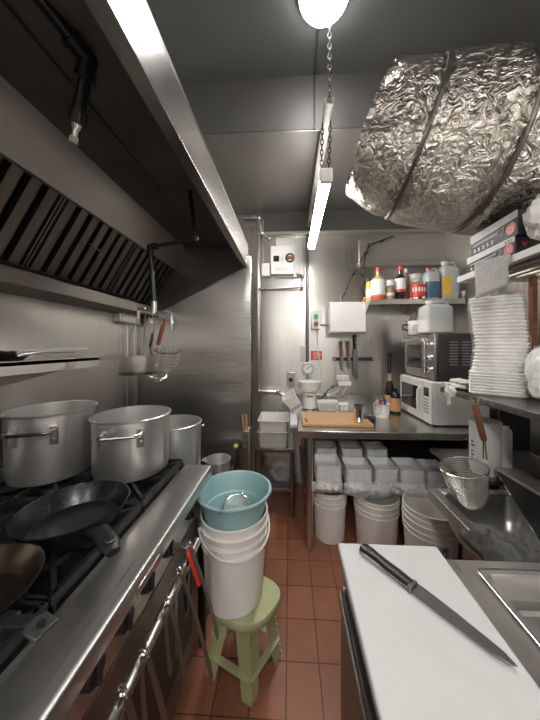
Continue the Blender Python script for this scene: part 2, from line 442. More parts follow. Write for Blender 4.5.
pipe_thing('black elbow pipe with chrome nozzle hanging under the front of the hood', [at(36, -6, .52), e1, e2], .0155, [(e2 + (e2 - e1).normalized() * .03, e2 - e1)])
GY = 1.20
q0 = at(190, 190, GY); q0.z = ht - .002
q1 = at(195.5, 239, GY); q2 = at(150, 247, GY); q3 = at(154, 304, GY)
pipe_thing('black jointed pipe dropping from the hood beside the hanging strainers', [q0, q1, q2, q3], .0105, [])
# rail under the pipe that holds strainers
r0 = at(138, 309, GY); r1 = at(171, 315, GY)
rk = thing('hanging_rail', 'short chrome pipe rail with hooks below the black hood pipe', 'rail', (r0 + r1) / 2)
part('rail', MB().tube([r0 + V((0, 0, -.045)), r0, r1, r1 + V((.005, 0, -.04))], .0075, 12), 'pipe', rk)
part('socket_fitting', MB().cyl(q3 + V((0, 0, .012)), q3 + V((0, 0, -.045)), .013, seg=14), 'pipe', rk)
part('end_nozzle', MB().cyl(r1 + V((.005, 0, -.04)), r1 + V((.005, 0, -.07)), .009, .006, 10), 'chrome', rk)
def hook(p, L=.04):
    return MB().tube([p + V((0, -.004, .012)), p + V((0, .012, .016)), p + V((0, .014, -.01)), p + V((0, .004, -L)), p + V((0, -.014, -L - .01)), p + V((0, -.018, -L + .012))], .0028, 7)
hk1 = r0.lerp(r1, .42); hk2 = r0.lerp(r1, .78)
part('hook', hook(hk1), 'chrome', rk); part('hook', hook(hk2), 'chrome', rk)
# hanging perforated pan with two tall rods
sp = at(139, 367, 1.60); wtop = r0 + V((.02, 0, -.006))
def sieve_pan():
    R, Hh = .086, .076
    c = at(139, 373, GY)
    t = thing('hanging_saucepan', 'aluminium saucepan hanging by a wire from the chrome rail below the hood', 'saucepan', c)
    part('body', MB().lathe([(0, 0), (R * .96, 0), (R, .01), (R, Hh), (R + .004, Hh), (R + .004, Hh + .004), (R - .003, Hh + .004), (R - .003, .006), (0, .006)], c, 40), 'pipe', t)
    part('dark_bottom', MB().lathe([(0, -.003), (R * .97, -.003), (R * 1.003, .012), (R * .96, .0), (0, .0)], c, 40), 'darksteel', t)  # darker steel disc under the pan body
    part('ear', MB().box(c + V((-R - .014, -.014, Hh - .03)), c + V((-R + .002, .014, Hh - .01))), 'alu', t, .003)
    part('ear', MB().box(c + V((R - .002, -.014, Hh - .05)), c + V((R + .008, .014, Hh - .03))), 'alu', t, .003)
    part('wire_hanger', MB().tube([c + V((-R * .5, -.01, Hh)), c + V((-.05, 0, Hh + .09)), wtop + V((-.003, 0, -.0)), wtop + V((.006, .012, .018)), wtop + V((.016, 0, -.01)), c + V((.02, 0, Hh + .05)), c + V((R * .4, 0, Hh))], .0026, 7), 'chrome', t)
    return t
sieve_pan()
# mesh baskets with handles
def mesh_bowl(c, R, depth, axis, nr=7, nm=22, wire=.0011, taper=.62):
    """wire bowl opening along axis (pointing out of the opening)"""
    ax = V(axis).normalized(); x, y = frame(ax); m = MB()
    def prof(s): return R * (1 - (1 - taper) * s) * math.sqrt(max(0, 1 - max(0, (s - .55) / .45) ** 2)), s * depth
    for i in range(1, nr + 1):
        s = i / (nr + .3); r, d = prof(s)
        m.ring(c - ax * d, max(r, .006), wire, 28, ax)
    for k in range(nm):
        a = 2 * PI * k / nm; pts = []
        for i in range(11):
            s = i / 10; r, d = prof(s)
            pts.append(c - ax * d + (x * math.cos(a) + y * math.sin(a)) * max(r, .003))
        m.tube(pts, wire, 5)
    return m
def strainer(label, c, R, depth, axis, pts, hr, hmat, hang=None, wire=.0011, nr=7, nm=22, tp=.62, loops=True):
    t = thing('wire_strainer', label, 'strainer', c)
    part('mesh_bowl', mesh_bowl(c, R, depth, axis, nr, nm, wire, tp), 'pipe', t)
    part('rim', MB().ring(c, R, .0038, 40, axis), 'chrome', t)
    n0, n1, n2 = [V(p) for p in pts]   # rim joint, handle start, handle end
    sd = (n1 - n0).cross(V(axis)).normalized()
    part('neck', MB().tube([n0 + sd * .008, n1 + sd * .003], .0032, 7).tube([n0 - sd * .008, n1 - sd * .003], .0032, 7), 'chrome', t)
    part('handle', MB().tube([n1, n1.lerp(n2, .08), n1.lerp(n2, .5), n1.lerp(n2, .95), n2], [hr * .75, hr, hr * 1.08, hr * .95, hr * .6], 14), hmat, t)
    if hang:
        d = (n2 - n1).normalized()
        part('hanging_loop', MB().tube([n2 - d * .004 + sd * .004, n2 + d * .02 + sd * .009, V(hang), n2 + d * .02 - sd * .009, n2 - d * .004 - sd * .004], .0024, 7), 'chrome', t)
    return t
c1 = at(168, 351, GY)
ax1 = V((.12, -.15, .95))
strainer('deep wire strainer with red handle hanging from the chrome rail', c1, .058, .10, ax1,
         [c1 + V((-.05, 0, .01)), at(158, 345, GY), at(165, 319, GY)], .010, 'redwood', hk2 + V((0, 0, -.036)), .0013, 6, 18)
c2 = at(156, 373, GY + .09)
strainer('flat wire skimmer with dark handle hanging behind the saucepan', c2, .052, .04, V((.25, -.25, .5)),
         [c2 + V((-.015, 0, .045)), at(150, 347, GY + .05), at(153, 333, GY + .02)], .0075, 'darksteel', hk1 + V((0, 0, -.036)), .0012, 4, 14)

bx = at(125, 315, 1.85)
eb = thing('junction_box', 'small steel electrical box on the left wall under the filters', 'electrical box', (XL + .05, 1.75, bx.z - .05))
jy0 = XL / aa(113); jy1 = XL / aa(134)
part('housing', MB().box((XL + .001, jy0, at(113, 322, jy0).z), (XL + .05, jy1, at(113, 306, jy0).z)), 'pipe', eb, .003)
part('cover', MB().box((XL + .05, jy0 + .01, at(113, 321, jy0).z), (XL + .055, jy1 - .01, at(113, 308, jy0).z)), 'steel', eb, .002)
zb = at(113, 322, jy0).z
for k, yy in enumerate((jy0 + .12, jy0 + .22, jy1 - .03)):
    part('conduit', MB().cyl((XL + .02, yy, zb), (XL + .02, yy, .95), .0045, seg=10), 'pipe', eb)

# ------------------------------------------------------------ stove
SX0, SX1, SXL, SY0, SY1, STOP = XL + .02, -.36, -.485, -.5, 1.185, .90
stove = thing('gas_range', 'long stainless gas range with black cast iron grates along the left wall', 'stove', (-.75, .35, 0))
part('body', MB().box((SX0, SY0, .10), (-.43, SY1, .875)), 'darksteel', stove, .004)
part('base', MB().box((SX0 + .03, SY0 + .03, 0), (-.47, SY1 - .03, .10)), 'blackpaint', stove)
part('front_ledge', MB().prism([(SXL, SY0, .875), (SXL, SY0, STOP), (SX1 - .012, SY0, STOP), (SX1 - .003, SY0, STOP - .004), (SX1, SY0, STOP - .013), (SX1, SY0, STOP - .045), (SX1 - .012, SY0, STOP - .052), (-.43, SY0, STOP - .052)], (0, SY1 - SY0, 0)), 'steel', stove, .002)
part('drip_pan', MB().box((SX0, SY0, .875), (SXL, SY1, .882)), 'blackpaint', stove)
part('splash_back', MB().box((SX0, SY0, .875), (SX0 + .02, SY1, .97)), 'steel', stove, .003)
part('control_panel', MB().box((-.43, SY0 + .01, .72), (-.405, SY1, .848)), 'steel', stove, .003)
GR = .93
gx = (SX0 + .04, SXL - .012)
nG = 5
for i in range(nG):
    y0 = SY0 + .01 + i * (SY1 - SY0 - .02) / nG + .004; y1 = SY0 + .01 + (i + 1) * (SY1 - SY0 - .02) / nG - .004
    xm = (gx[0] + gx[1]) / 2
    for (x0, x1) in ((gx[0], xm - .005), (xm + .005, gx[1])):
        m = MB(); w = .012; xc, yc = (x0 + x1) / 2, (y0 + y1) / 2
        for a, b in (((x0, y0), (x1, y0)), ((x0, y1), (x1, y1)), ((x0, y0), (x0, y1)), ((x1, y0), (x1, y1))):
            m.box((min(a[0], b[0]) - w / 2 * (a[0] == b[0]), min(a[1], b[1]) - w / 2 * (a[1] == b[1]), GR - .022), (max(a[0], b[0]) + w / 2 * (a[0] == b[0]), max(a[1], b[1]) + w / 2 * (a[1] == b[1]), GR))
        for k in range(8):
            a = k * PI / 4 + PI / 8 * 0
            d = V((math.cos(a), math.sin(a), 0))
            hx = (x1 - x0) / 2 / max(abs(d.x), 1e-3); hy = (y1 - y0) / 2 / max(abs(d.y), 1e-3)
            m.bar(V((xc, yc, GR - .010)) + d * .035, V((xc, yc, GR - .010)) + d * min(hx, hy), .010, .02, V((0, 0, 1)))
        for sx in (x0, x1):
            for sy in (y0, y1): m.box((sx - .009, sy - .009, .882), (sx + .009, sy + .009, GR - .02))
        part('grate', m, 'iron', stove)
        part('burner', MB().lathe([(0, 0), (.055, 0), (.05, .012), (.034, .014), (.034, .024), (0, .026)], (xc, yc, .882), 24), 'iron', stove)
for py_ in (548, 562, 590, 618, 643, 668, 692, 715):
    pass
def knob(y):
    k = part('knob', MB().cyl((-.405, y, .80), (-.383, y, .80), .027, .025, 20), 'black', stove, .002)
    part('pointer_grip', MB().obox((-.380, y, .80), .012, .012, .046), 'black', k, .004)
for y in (.30, .40, .50, .60, .70, .82, 1.0): knob(y)
ry = (.62, .72)
pl = part('rating_plate', MB().box((-.3605, .60, .8565), (-.3585, .70, .8755)), 'pipe', stove, label='small pale plate on the front of the ledge')
rx, rh = -.325, .765
rail = part('towel_rail', MB().tube([(rx, -.3, rh), (rx, .9, rh)], .013, 16), 'pipe', stove)
for y in (-.28, .18, .88): part('rail_bracket', MB().box((-.406, y - .012, rh - .014), (rx, y + .012, rh + .0)), 'pipe', stove, .003)
for (y0, y1) in ((-.45, .33), (.36, 1.15)):
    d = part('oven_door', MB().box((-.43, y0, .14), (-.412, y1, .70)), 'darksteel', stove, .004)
    part('door_panel', MB().box((-.412, y0 + .08, .26), (-.408, y1 - .08, .6)), 'blackpaint', d, .002)

def loop_handle(c, R, ang, z, w=.13, out=.042, drop=.0):
    d = V((math.cos(ang), math.sin(ang), 0)); s = V((-d.y, d.x, 0))
    p0 = c + d * R + s * (w / 2) + V((0, 0, z)); p1 = c + d * R - s * (w / 2) + V((0, 0, z))
    o = d * out
    rods = MB().tube([p0, p0 + o * .75, p0 + o - s * .012, p1 + o + s * .012, p1 + o * .75, p1], .0068, 10)
    pls = []
    for p in (p0, p1):
        pm = MB()
        q = c + (p - c - V((0, 0, z))).normalized() * (R + .0035) + V((0, 0, z))
        pm.bar(q + V((0, 0, .012)), q + V((0, 0, -.056)), .026, .006, d)
        for zz in (-.012, -.035): pm.cyl(q + V((0, 0, zz)), q + V((0, 0, zz)) + d * .008, .005, .004, 10)
        pls.append(pm)
    return rods, pls
def stock_pot(label, c, R, H, angs, zf=.83):
    t = thing('stock_pot', label, 'stock pot', c, 'aluminium stock pots')
    Rb = R * .97
    part('body', MB().lathe([(0, 0), (Rb - .018, 0), (Rb - .005, .005), (Rb, .02), (R, H - .008), (R + .0045, H - .007), (R + .0055, H - .002), (R + .002, H + .001), (R - .003, H)], c, 64), 'alu', t)
    part('inside', MB().lathe([(R - .003, H), (R - .004, H - .01), (Rb - .004, .02), (Rb - .02, .006), (0, .005)], c, 64), 'aluin', t)
    for a in angs:
        r, p = loop_handle(V(c), R, a, H * zf)
        h = part('handle', r, 'chrome', t, label='steel loop handle')
        for q in p: part('rivet_plate', q, 'pipe', h)
    return t
P1 = V((-.985, 1.04, GR)); P2 = V((-.668, 1.075, GR))
stock_pot('largest aluminium stock pot at the back left of the stove beside the wall', P1, .149, .262, (math.radians(-70), math.radians(110)), .80)
stock_pot('middle aluminium stock pot standing on the stove between the two others', P2, .147, .235, (math.radians(-72), math.radians(108)), .82)
# low stand at the end of the range
STH = .58
st = thing('low_stove_stand', 'low black stand between the gas range and the steel partition', 'stand', (-.75, 1.55, 0))
part('top', MB().box((XL + .02, SY1 + .03, STH - .04), (-.40, PY - .02, STH)), 'blackpaint', st, .004)
part('lower_panel', MB().box((XL + .04, SY1 + .06, .05), (-.43, PY - .03, STH - .04)), 'blackpaint', st)
for x in (XL + .05, -.425):
    for y in (SY1 + .06, PY - .05): part('leg', MB().cyl((x, y, 0), (x, y, STH - .04), .016, seg=10), 'blackpaint', st)
P3 = V((-.655, 1.43, STH))
stock_pot('tall aluminium stock pot farthest along beyond the end of the range', P3, .15, .445, (math.radians(-112), math.radians(68)), .86)
# steel pot
cp = V((-.478, 1.70, STH))
sp_ = thing('steel_pot', 'small polished steel pot standing behind the teal basin', 'pot', cp)
Rr, Hh = .08, .125
part('body', MB().lathe([(0, 0), (Rr - .004, 0), (Rr, .006), (Rr, Hh - .004), (Rr + .006, Hh), (Rr - .002, Hh), (Rr - .004, .006), (0, .005)], cp, 40), 'alu', sp_)
part('handle', loop_handle(cp, Rr, math.radians(165), Hh * .85, .05, .03)[0], 'chrome', sp_)

def pan(name, label, c, R, H, ang, mat_in, hl, kind=0):
    t = thing(name, label, 'frying pan', c)
    Rb = R * .72
    part('body', MB().lathe([(0, 0), (Rb, 0), (Rb + .012, .004), (R - .002, H - .004), (R + .002, H), (R - .002, H + .001)], c, 56), 'nonstick', t)
    part('cooking_surface', MB().lathe([(R - .002, H + .001), (R - .006, H - .004), (Rb + .008, .009), (Rb - .004, .0055), (0, .005)], c, 56), mat_in, t)
    d = V((math.cos(ang), math.sin(ang), 0)); s = V((-d.y, d.x, 0))
    b0 = c + d * (R - .012) + V((0, 0, H - .016)); 
    if kind == 0:
        part('bracket', MB().bar(b0, b0 + d * .05 + V((0, 0, .012)), .026, .012), 'black', t, .003)
        pts = [b0 + d * .04 + V((0, 0, .01)), b0 + d * .07 + V((0, 0, .02)), b0 + d * (hl * .5) + V((0, 0, .032)), b0 + d * (hl * .85) + V((0, 0, .03)), b0 + d * hl + V((0, 0, .022))]
        rs = []
        for p, (w, h) in zip(pts, ((.012, .009), (.016, .011), (.020, .013), (.021, .014), (.014, .008))):
            rs.append([p + s * w * math.cos(2 * PI * k / 16) + V((0, 0, h * math.sin(2 * PI * k / 16))) for k in range(16)])
        part('handle', MB().loft(rs), 'black', t)
        tip = pts[3].lerp(pts[4], .2) + V((0, 0, .0125))
        part('hanging_eye', MB().ring(tip, .0085, .0022, 16), 'darksteel', t)
    else:
        part('bracket', MB().bar(b0 + V((0, 0, .002)), b0 + d * .045 + V((0, 0, .012)), .034, .010), 'black', t, .002)
        m = MB().bar(b0 + d * .04 + V((0, 0, .011)), b0 + d * (hl - .032) + V((0, 0, .03)), .022, .009)
        part('handle', m, 'black', t, .003)
        e = b0 + d * (hl - .016) + V((0, 0, .030))
        part('handle_end', MB().bar(e - d * .018, e + d * .014 - V((0, 0, .006)), .036, .008), 'ovencase', t, .003)
        part('hanging_hole', MB().cyl(e + V((0, 0, -.003)), e + V((0, 0, .0046)), .006, seg=14), 'black', t)
    return t
fpc = V((-.622, .725, GR))
pan('frying_pan', 'large black nonstick frying pan in front of the stock pots', fpc, .137, .06, math.atan2(.545 - .725, -.375 + .622), 'nonstick', .165)
pan('saute_pan', 'worn pan with bronze inside at the front left of the stove', V((-.632, .455, GR)), .13, .055, math.atan2(-.03, .13), 'bronze', .135, 1)

# ------------------------------------------------------------ wall shelf
shf = -.85; shz = 1.400
sy1 = shf / aa(99)
ws = thing('wall_shelf', 'stainless wall shelf with raised front edge above the stock pots', 'shelf', (-1.0, .5, shz))
part('shelf_board', MB().box((XL + .002, -.8, shz - .012), (shf, sy1, shz)), 'steel', ws)
part('front_edge', MB().box((shf - .003, -.8, shz - .04), (shf, sy1, shz + .002)), 'edgesteel', ws)
part('end_edge', MB().box((XL + .002, sy1 - .003, shz - .04), (shf - .003, sy1, shz - .012)), 'steel', ws)
for y in (.1, .95): part('bracket', MB().prism([(XL + .002, y, shz - .012), (XL + .002, y, shz - .12), (shf + .03, y, shz - .03), (shf + .03, y, shz - .012)], (0, .004, 0)), 'steel', ws)
pc = V((-.985, .80, shz + .001))
pp = thing('shelf_frying_pan', 'dark flat pan lying on the wall shelf', 'frying pan', pc)
part('body', MB().lathe([(0, 0), (.085, 0), (.105, .02), (.108, .022), (.104, .022), (.083, .004), (0, .004)], pc, 40), 'nonstick', pp)
part('handle', MB().tube([pc + V((.1, .0, .018)), pc + V((.095, .09, .028)), pc + V((.09, .24, .028))], [.006, .005, .006], 8), 'darksteel', pp)
lc = V((-.975, .73, shz + .024))
lid = thing('flat_griddle_pan', 'flat steel pan with long pale handle resting on the dark shelf pan', 'pan', lc)
part('plate', MB().lathe([(0, 0), (.11, 0), (.115, .006), (.115, .01), (.108, .01), (.1, .004), (0, .004)], lc, 40), 'nonstick', lid)
part('handle', MB().bar(lc + V((.02, .1, .008)), lc + V((.085, .37, .016)), .022, .008), 'edgesteel', lid, .002)

# ------------------------------------------------------------ tongs hanging on the rail
def tongs(label, top, foot, grip=None, L=None):
    top, foot = V(top), V(foot)
    t = thing('steel_tongs', label, 'tongs', top, 'tongs hanging on the stove rail')
    d = (foot - top).normalized(); foot2 = V((min(-.345, foot.x - .07), foot.y + .035, foot.z + .03)); foot2.x = -.352
    s = V((0, 1, 0))
    part('spring_loop', MB().ring(top + V((0, 0, .008)), .011, .003, 20, V((.4, 1, 0))), 'chrome', t)
    for k, ft_ in enumerate((foot, foot2)):
        e = (ft_ - top)
        nrm = e.cross(V((0, 1, 0))).normalized()
        off = nrm * (.006 if k == 0 else -.006)
        pts = [top + off, top + e * .3 + off * 1.6, top + e * .8 + off, top + e * .93 + off * .4, top + e]
        w = [.007, .008, .0085, .011, .009]
        x = e.normalized(); sd = nrm.cross(x).normalized()
        rs = [[p + sd * ww + nrm * .0012, p - sd * ww + nrm * .0012, p - sd * ww - nrm * .0012, p + sd * ww - nrm * .0012] for p, ww in zip(pts, w)]
        part('arm', MB().loft(rs), 'darksteel', t)
        if grip and k == 0:
            rs = [[p + sd * (ww + .004) + nrm * .005, p - sd * (ww + .004) + nrm * .005, p - sd * (ww + .004) - nrm * .005, p + sd * (ww + .004) - nrm * .005] for p, ww in zip([top + e * .02, top + e * .12, top + e * .38], (.013, .012, .009))]
            part('grip', MB().loft(rs), 'red', t, .003, label='red plastic grip')
        if grip and k == 1:
            rs = [[p + sd * ww + nrm * .004, p - sd * ww + nrm * .004, p - sd * ww - nrm * .004, p + sd * ww - nrm * .004] for p, ww in zip([top + e * .1, top + e * .5, top + e * .95], (.009, .009, .007))]
            part('grip', MB().loft(rs), 'black', t, .003, label='black plastic grip')
tongs('steel tongs nearest the camera on the stove rail', (rx + .016, .468, rh + .035), (-.262, .53, .40))
tongs('steel tongs second from the camera on the stove rail', (rx + .016, .54, rh + .025), (-.262, .60, .40))
tongs('steel tongs third from the camera on the stove rail', (rx + .016, .645, rh + .030), (-.292, .72, .45))
tongs('steel tongs beside the red handled tool on the stove rail', (rx + .018, .71, rh + .05), (-.232, .765, .45))
tongs('red handled tool hanging at the far end of the stove rail', (rx + .018, .775, rh + .075), (-.235, .838, .50), True)

# ------------------------------------------------------------ step stool, bucket, basin
f0, f1, f3 = ath(251, 708, 0), ath(281, 657, 0), ath(206, 676, 0); f2 = f1 + f3 - f0
cen = (f0 + f2) / 2; SHt = .325
stool = thing('step_stool', 'lime green folding step stool standing on the red floor tiles', 'stool', (cen.x, cen.y, 0))
ex = (f1 - f0).normalized(); ey = (f3 - f0).normalized()
tops = [cen + (f - cen) * .74 + V((0, 0, SHt - .02)) for f in (f0, f1, f2, f3)]
def seat_ring(sc, z):
    pts = []
    for k in range(40):
        a = 2 * PI * k / 40; ca, sa = math.cos(a), math.sin(a)
        n = 2.8; u = math.copysign(abs(ca) ** (2 / n), ca); v = math.copysign(abs(sa) ** (2 / n), sa)
        pts.append(cen + ex * u * .126 * sc + ey * v * .148 * sc + V((0, 0, z)))
    return pts
part('seat', MB().loft([seat_ring(.96, SHt - .036), seat_ring(1.0, SHt - .028), seat_ring(1.0, SHt - .008), seat_ring(.97, SHt)]), 'lime', stool, smooth=50)
hinge = []
for i, f in enumerate((f0, f1, f2, f3)):
    tp = tops[i]; 
    m = MB()
    for (ax_, wd) in ((ex if i in (0, 3) else -ex, .042), (ey if i in (0, 1) else -ey, .042)):
        t_ = .005
        nrm = ey if ax_.cross(ey).length > .5 else ex
        a0, a1 = f, f + ax_ * .046; b0, b1 = tp, tp + ax_ * .075
        nn = V((0, 0, 1)).cross(ax_).normalized() * t_
        if nn.dot(cen - f) < 0: nn = -nn
        m.prism([a0, a1, b1, b0], nn)
    part('leg', m, 'lime' if i in (1, 2) else 'lime', stool, .002)
    m = MB()
    for k in range(9): 
        p = f.lerp(tp, .06 + k * .105); q = f.lerp(tp, .06 + k * .105 + .05)
        o = (f - cen).normalized() * .002
        m.bar(p + o, q + o, .007, .007)
    part('hinge', m, 'lime', stool)
for i, j in ((0, 1), (2, 3), (0, 3), (1, 2)):
    fa, fb2 = (f0, f1, f2, f3)[i], (f0, f1, f2, f3)[j]
    a = fa.lerp(tops[i], .32); b = fb2.lerp(tops[j], .32)
    part('cross_bar', MB().bar(a, b, .030, .006, V((0, 0, 1))), 'lime', stool, .002)
for i, j in ((0, 1), (2, 3), (0, 3), (1, 2)):
    a, b = tops[i], tops[j]; d = (b - a).normalized()
    part('apron', MB().bar(a + V((0, 0, -.012)), b + V((0, 0, -.012)), .035, .005, V((0, 0, 1))), 'lime', stool, .002)

def bucket(label, c, Rb, Rt, H, group, ribs=3, bail=None, cat='bucket'):
    t = thing('plastic_bucket', label, cat, c, group)
    prof = [(0, 0), (Rb - .004, 0), (Rb, .004)]
    def rad(z): return Rb + (Rt - Rb) * z / H
    for k in range(ribs):
        z = H - .085 + k * .034
        prof += [(rad(z) , z), (rad(z) + .006, z + .002), (rad(z) + .006, z + .007), (rad(z), z + .009)]
    prof += [(Rt, H - .008), (Rt + .006, H - .007), (Rt + .006, H), (Rt - .003, H), (rad(.01) - .005, .008), (0, .007)]
    part('body', MB().lathe(prof, c, 56), 'bucket', t)
    if bail is not None:
        a, drop = bail; d = V((math.cos(a), math.sin(a), 0)); s = V((-d.y, d.x, 0))
        pts = [V(c) + s * (Rt + .012) * math.cos(u) + d * (Rt + .012) * math.sin(u) + V((0, 0, H - .05 - drop * math.sin(u))) for u in [PI * i / 24 for i in range(25)]]
        part('bail_handle', MB().tube(pts, .0042, 8), 'whitep', t)
        part('ear', MB().cyl(V(c) + s * (Rt - .002) + V((0, 0, H - .05)), V(c) + s * (Rt + .016) + V((0, 0, H - .05)), .011, seg=12), 'whitep', t)
        part('ear', MB().cyl(V(c) - s * (Rt - .002) + V((0, 0, H - .05)), V(c) - s * (Rt + .016) + V((0, 0, H - .05)), .011, seg=12), 'whitep', t)
    return t
bc = V((cen.x - .048, cen.y + .012, SHt + .001))
bucket('tall white bucket standing on the green step stool', bc, .127, .146, .335, 'white buckets under the basin', 2, None)
bucket('white bucket with hanging handle nested in the bucket on the stool', bc + V((0, 0, .030)), .121, .1465, .348, 'white buckets under the basin', 1, (math.radians(-62), .07))
bz = bc.z + .315
bs = thing('washing_up_bowl', 'round teal plastic basin resting in the top of the white bucket', 'basin', (bc.x, bc.y, bz))
BR, BH = .166, .16
bprof = [(0, 0), (.112, 0), (.12, .006), (.128, .05), (.133, .052), (BR - .012, BH - .008), (BR, BH - .012), (BR + .004, BH - .006), (BR + .002, BH), (BR - .008, BH), (BR - .014, BH - .01), (.135, .075), (.128, .07), (.116, .012), (0, .008)]
part('body', MB().lathe(bprof, (bc.x, bc.y, bz), 72), 'teal', bs)
part('hanging_ring', MB().ring(V((bc.x, bc.y, bz)) + V((math.cos(-1.65) * (BR + .001), math.sin(-1.65) * (BR + .001), BH - .004)), .009, .002, 16, V((.2, -1, .5))), 'darksteel', bs)
sc = V((bc.x + .012, bc.y - .02, bz + .075))
axs = V((.05, -.62, .75))
lad = thing('round_skimmer', 'round mesh skimmer lying inside the teal basin', 'skimmer', sc)
part('mesh_disc', mesh_bowl(sc, .062, .022, axs, 6, 26, .001, .5), 'pipe', lad)
part('rim', MB().ring(sc, .062, .0032, 36, axs), 'chrome', lad)
part('handle', MB().tube([sc + V((.02, .045, .045)), sc + V((.01, .09, .02))], .0035, 8), 'chrome', lad)

# ------------------------------------------------------------ stand with trays (back left)
sx0, sx1, syf, syb = -.30, .035, 2.20, 2.62
zt1 = at(275, 449, syf).z; zs = at(275, 489, syf).z
sd_ = thing('tray_stand', 'small dark steel stand holding grey trays at the back wall', 'stand', ((sx0 + sx1) / 2, 2.4, 0))
part('top', MB().box((sx0, syf, zt1 - .035), (sx1, syb, zt1)), 'darksteel', sd_, .003)
part('lower_shelf', MB().box((sx0 + .01, syf + .01, zs - .03), (sx1 - .01, syb, zs)), 'darksteel', sd_, .003)
for x in (sx0 + .015, sx1 - .015):
    for y in (syf + .02, syb - .02): part('leg', MB().cyl((x, y, 0), (x, y, zt1 - .035), .017, seg=12), 'darksteel', sd_)
def tray(label, c, w, d, h, mat, fl=1.08):
    t = thing('plastic_tray', label, 'tray', c, 'trays stacked on the small stand')
    def rr(w_, d_, z, r=.02):
        p = []
        for (sx, sy, a) in ((1, 1, 0), (-1, 1, 1), (-1, -1, 2), (1, -1, 3)):
            for k in range(5):
                an = (a + k / 4) * PI / 2
                p.append(V(c) + V((sx * (w_ / 2 - r) + r * math.cos(an), sy * (d_ / 2 - r) + r * math.sin(an), z)))
        return p
    part('body', MB().loft([rr(w, d, 0), rr(w * fl, d * fl, h - .004), rr(w * fl + .02, d * fl + .02, h - .004), rr(w * fl + .02, d * fl + .02, h), rr(w * fl - .005, d * fl - .005, h), rr(w - .006, d - .006, .005)]), mat, t)
    return t
tc = V((-.145, 2.37, zt1 + .001))
tray('lower grey plastic tray on the small steel stand', tc, .235, .29, .135, 'greytray')
tray('upper white tray stacked in the grey tray on the stand', tc + V((0, 0, .115)), .232, .28, .115, 'offwhite')
cb = V((-.08, 2.36, zs + .001))
solo('plastic_bag', MB().blob(cb + V((0, 0, .075)), (.115, .11, .085), .5, 5, 4, 3, .074), 'film', 'crumpled clear plastic bag on the lower shelf of the stand', 'bag')
wb = at(298, 440, 2.12)
solo('white_chopping_slab', MB().box((.0, 1.98, .826), (.06, 2.4, .852)), 'board', 'white plastic slab laid beside the left end of the work table', 'cutting board', bev=.004)
# utensil holder on the edge of the partition
uc = at(251, 470, 1.80)
ho = thing('knife_holder', 'perforated steel holder fixed to the end of the partition', 'holder', (pe - .035, PY - .03, .66))
hz0, hz1 = at(250, 470, PY - .03).z, at(250, 430, PY - .03).z
part('box', MB().box((pe - .052, PY - .06, hz0), (pe - .01, PY - .001, hz1)), 'pipe', ho, .003)
m = MB()
for i in range(6):
    for j in range(3): m.cyl((pe - .042 + j * .011, PY - .0605, hz0 + .03 + i * .035), (pe - .042 + j * .011, PY - .0615, hz0 + .03 + i * .035), .003, seg=8)
part('hole_pattern', m, 'black', ho)
for k, (px, lb) in enumerate(((243.5, 'wood handled knife leaning outermost in the steel holder'), (247, 'wood handled knife in the steel holder next to the pipe'))):
    b0 = V((pe - .04 + k * .014, PY - .03, hz1 - .12)); tip = at(px - 1, 415, PY - .03)
    kt = thing('sharpening_knife', lb, 'knife', b0, 'wood handled knives in the steel holder')
    gs = b0.lerp(tip, .55)
    part('blade', MB().bar(b0, gs, .012, .002, V((0, 1, 0))), 'chrome', kt)
    part('handle', MB().tube([gs, gs.lerp(tip, .5), tip], [.007, .0095, .009], 10), 'tanwood', kt)
cc = at(241, 466, 1.86)
uc = thing('utensil_canister', 'dark steel canister hanging on the partition next to the knife holder', 'canister', cc)
part('body', MB().lathe([(0, 0), (.03, 0), (.033, .005), (.033, .13), (.035, .132), (.031, .132), (.03, .006), (0, .005)], cc, 28), 'darksteel', uc)
part('handle', MB().tube([cc + V((.0, .02, .1)), cc + V((.008, .01, .17)), cc + V((.004, .0, .20))], .004, 8), 'chrome', uc)
lm = thing('lime', 'small green lime shaped ball on the rim of the dark canister', 'ball', cc + V((-.036, -.006, .125)))
part('fruit', MB().blob(cc + V((-.036, -.006, .145)), (.017, .017, .017), .03, 2, 3), 'limegreen', lm)
part('stub', MB().cyl(cc + V((-.034, -.004, .12)), cc + V((-.036, -.006, .132)), .004, seg=8), 'chrome', lm)

# ------------------------------------------------------------ work table
TX0, TX1, TY0, TY1, TH_ = at(298, 431, 1.82).x, 1.52, 1.825, YB - .04, .855
tb = thing('work_table', 'long stainless work table along the back wall with an undershelf', 'table', ((TX0 + TX1) / 2, 2.3, 0))
part('tabletop', MB().box((TX0, TY0, TH_ - .05), (TX1, TY1, TH_)), 'steelX', tb, .004)
USH = .415
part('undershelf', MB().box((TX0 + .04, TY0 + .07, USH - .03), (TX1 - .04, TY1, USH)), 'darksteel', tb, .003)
for x in (TX0 + .085, TX1 - .06):
    for y in (TY0 + .045, TY1 - .06):
        l = part('leg', MB().cyl((x, y, .03), (x, y, TH_ - .05), .024, seg=20), 'pipe', tb)
        part('foot', MB().cyl((x, y, 0), (x, y, .03), .018, .023, 14), 'pipe', l)
part('upstand', MB().box((TX0, TY1, TH_ - .02), (TX1, TY1 + .012, TH_ + .09)), 'steelX', tb, .003)

# bamboo cutting board
b0 = ath(303, 425, .875); b1 = ath(374, 425, .875)
wcb = thing('wooden_cutting_board', 'pale wooden cutting board on the left end of the work table', 'cutting board', ((b0.x + b1.x) / 2, 2.08, TH_))
part('board', MB().prism([(b0.x - .0, 1.925, TH_ + .001), (b1.x, 1.925, TH_ + .001), (b1.x, 2.28, TH_ + .001), (b0.x, 2.28, TH_ + .001)], (0, 0, .02)), 'bamboo', wcb, .004)
part('grip_slot', MB().obox((b0.x + .03, 2.02, TH_ + .0215), .022, .10, .002, .1), 'brownwood', wcb, .002)

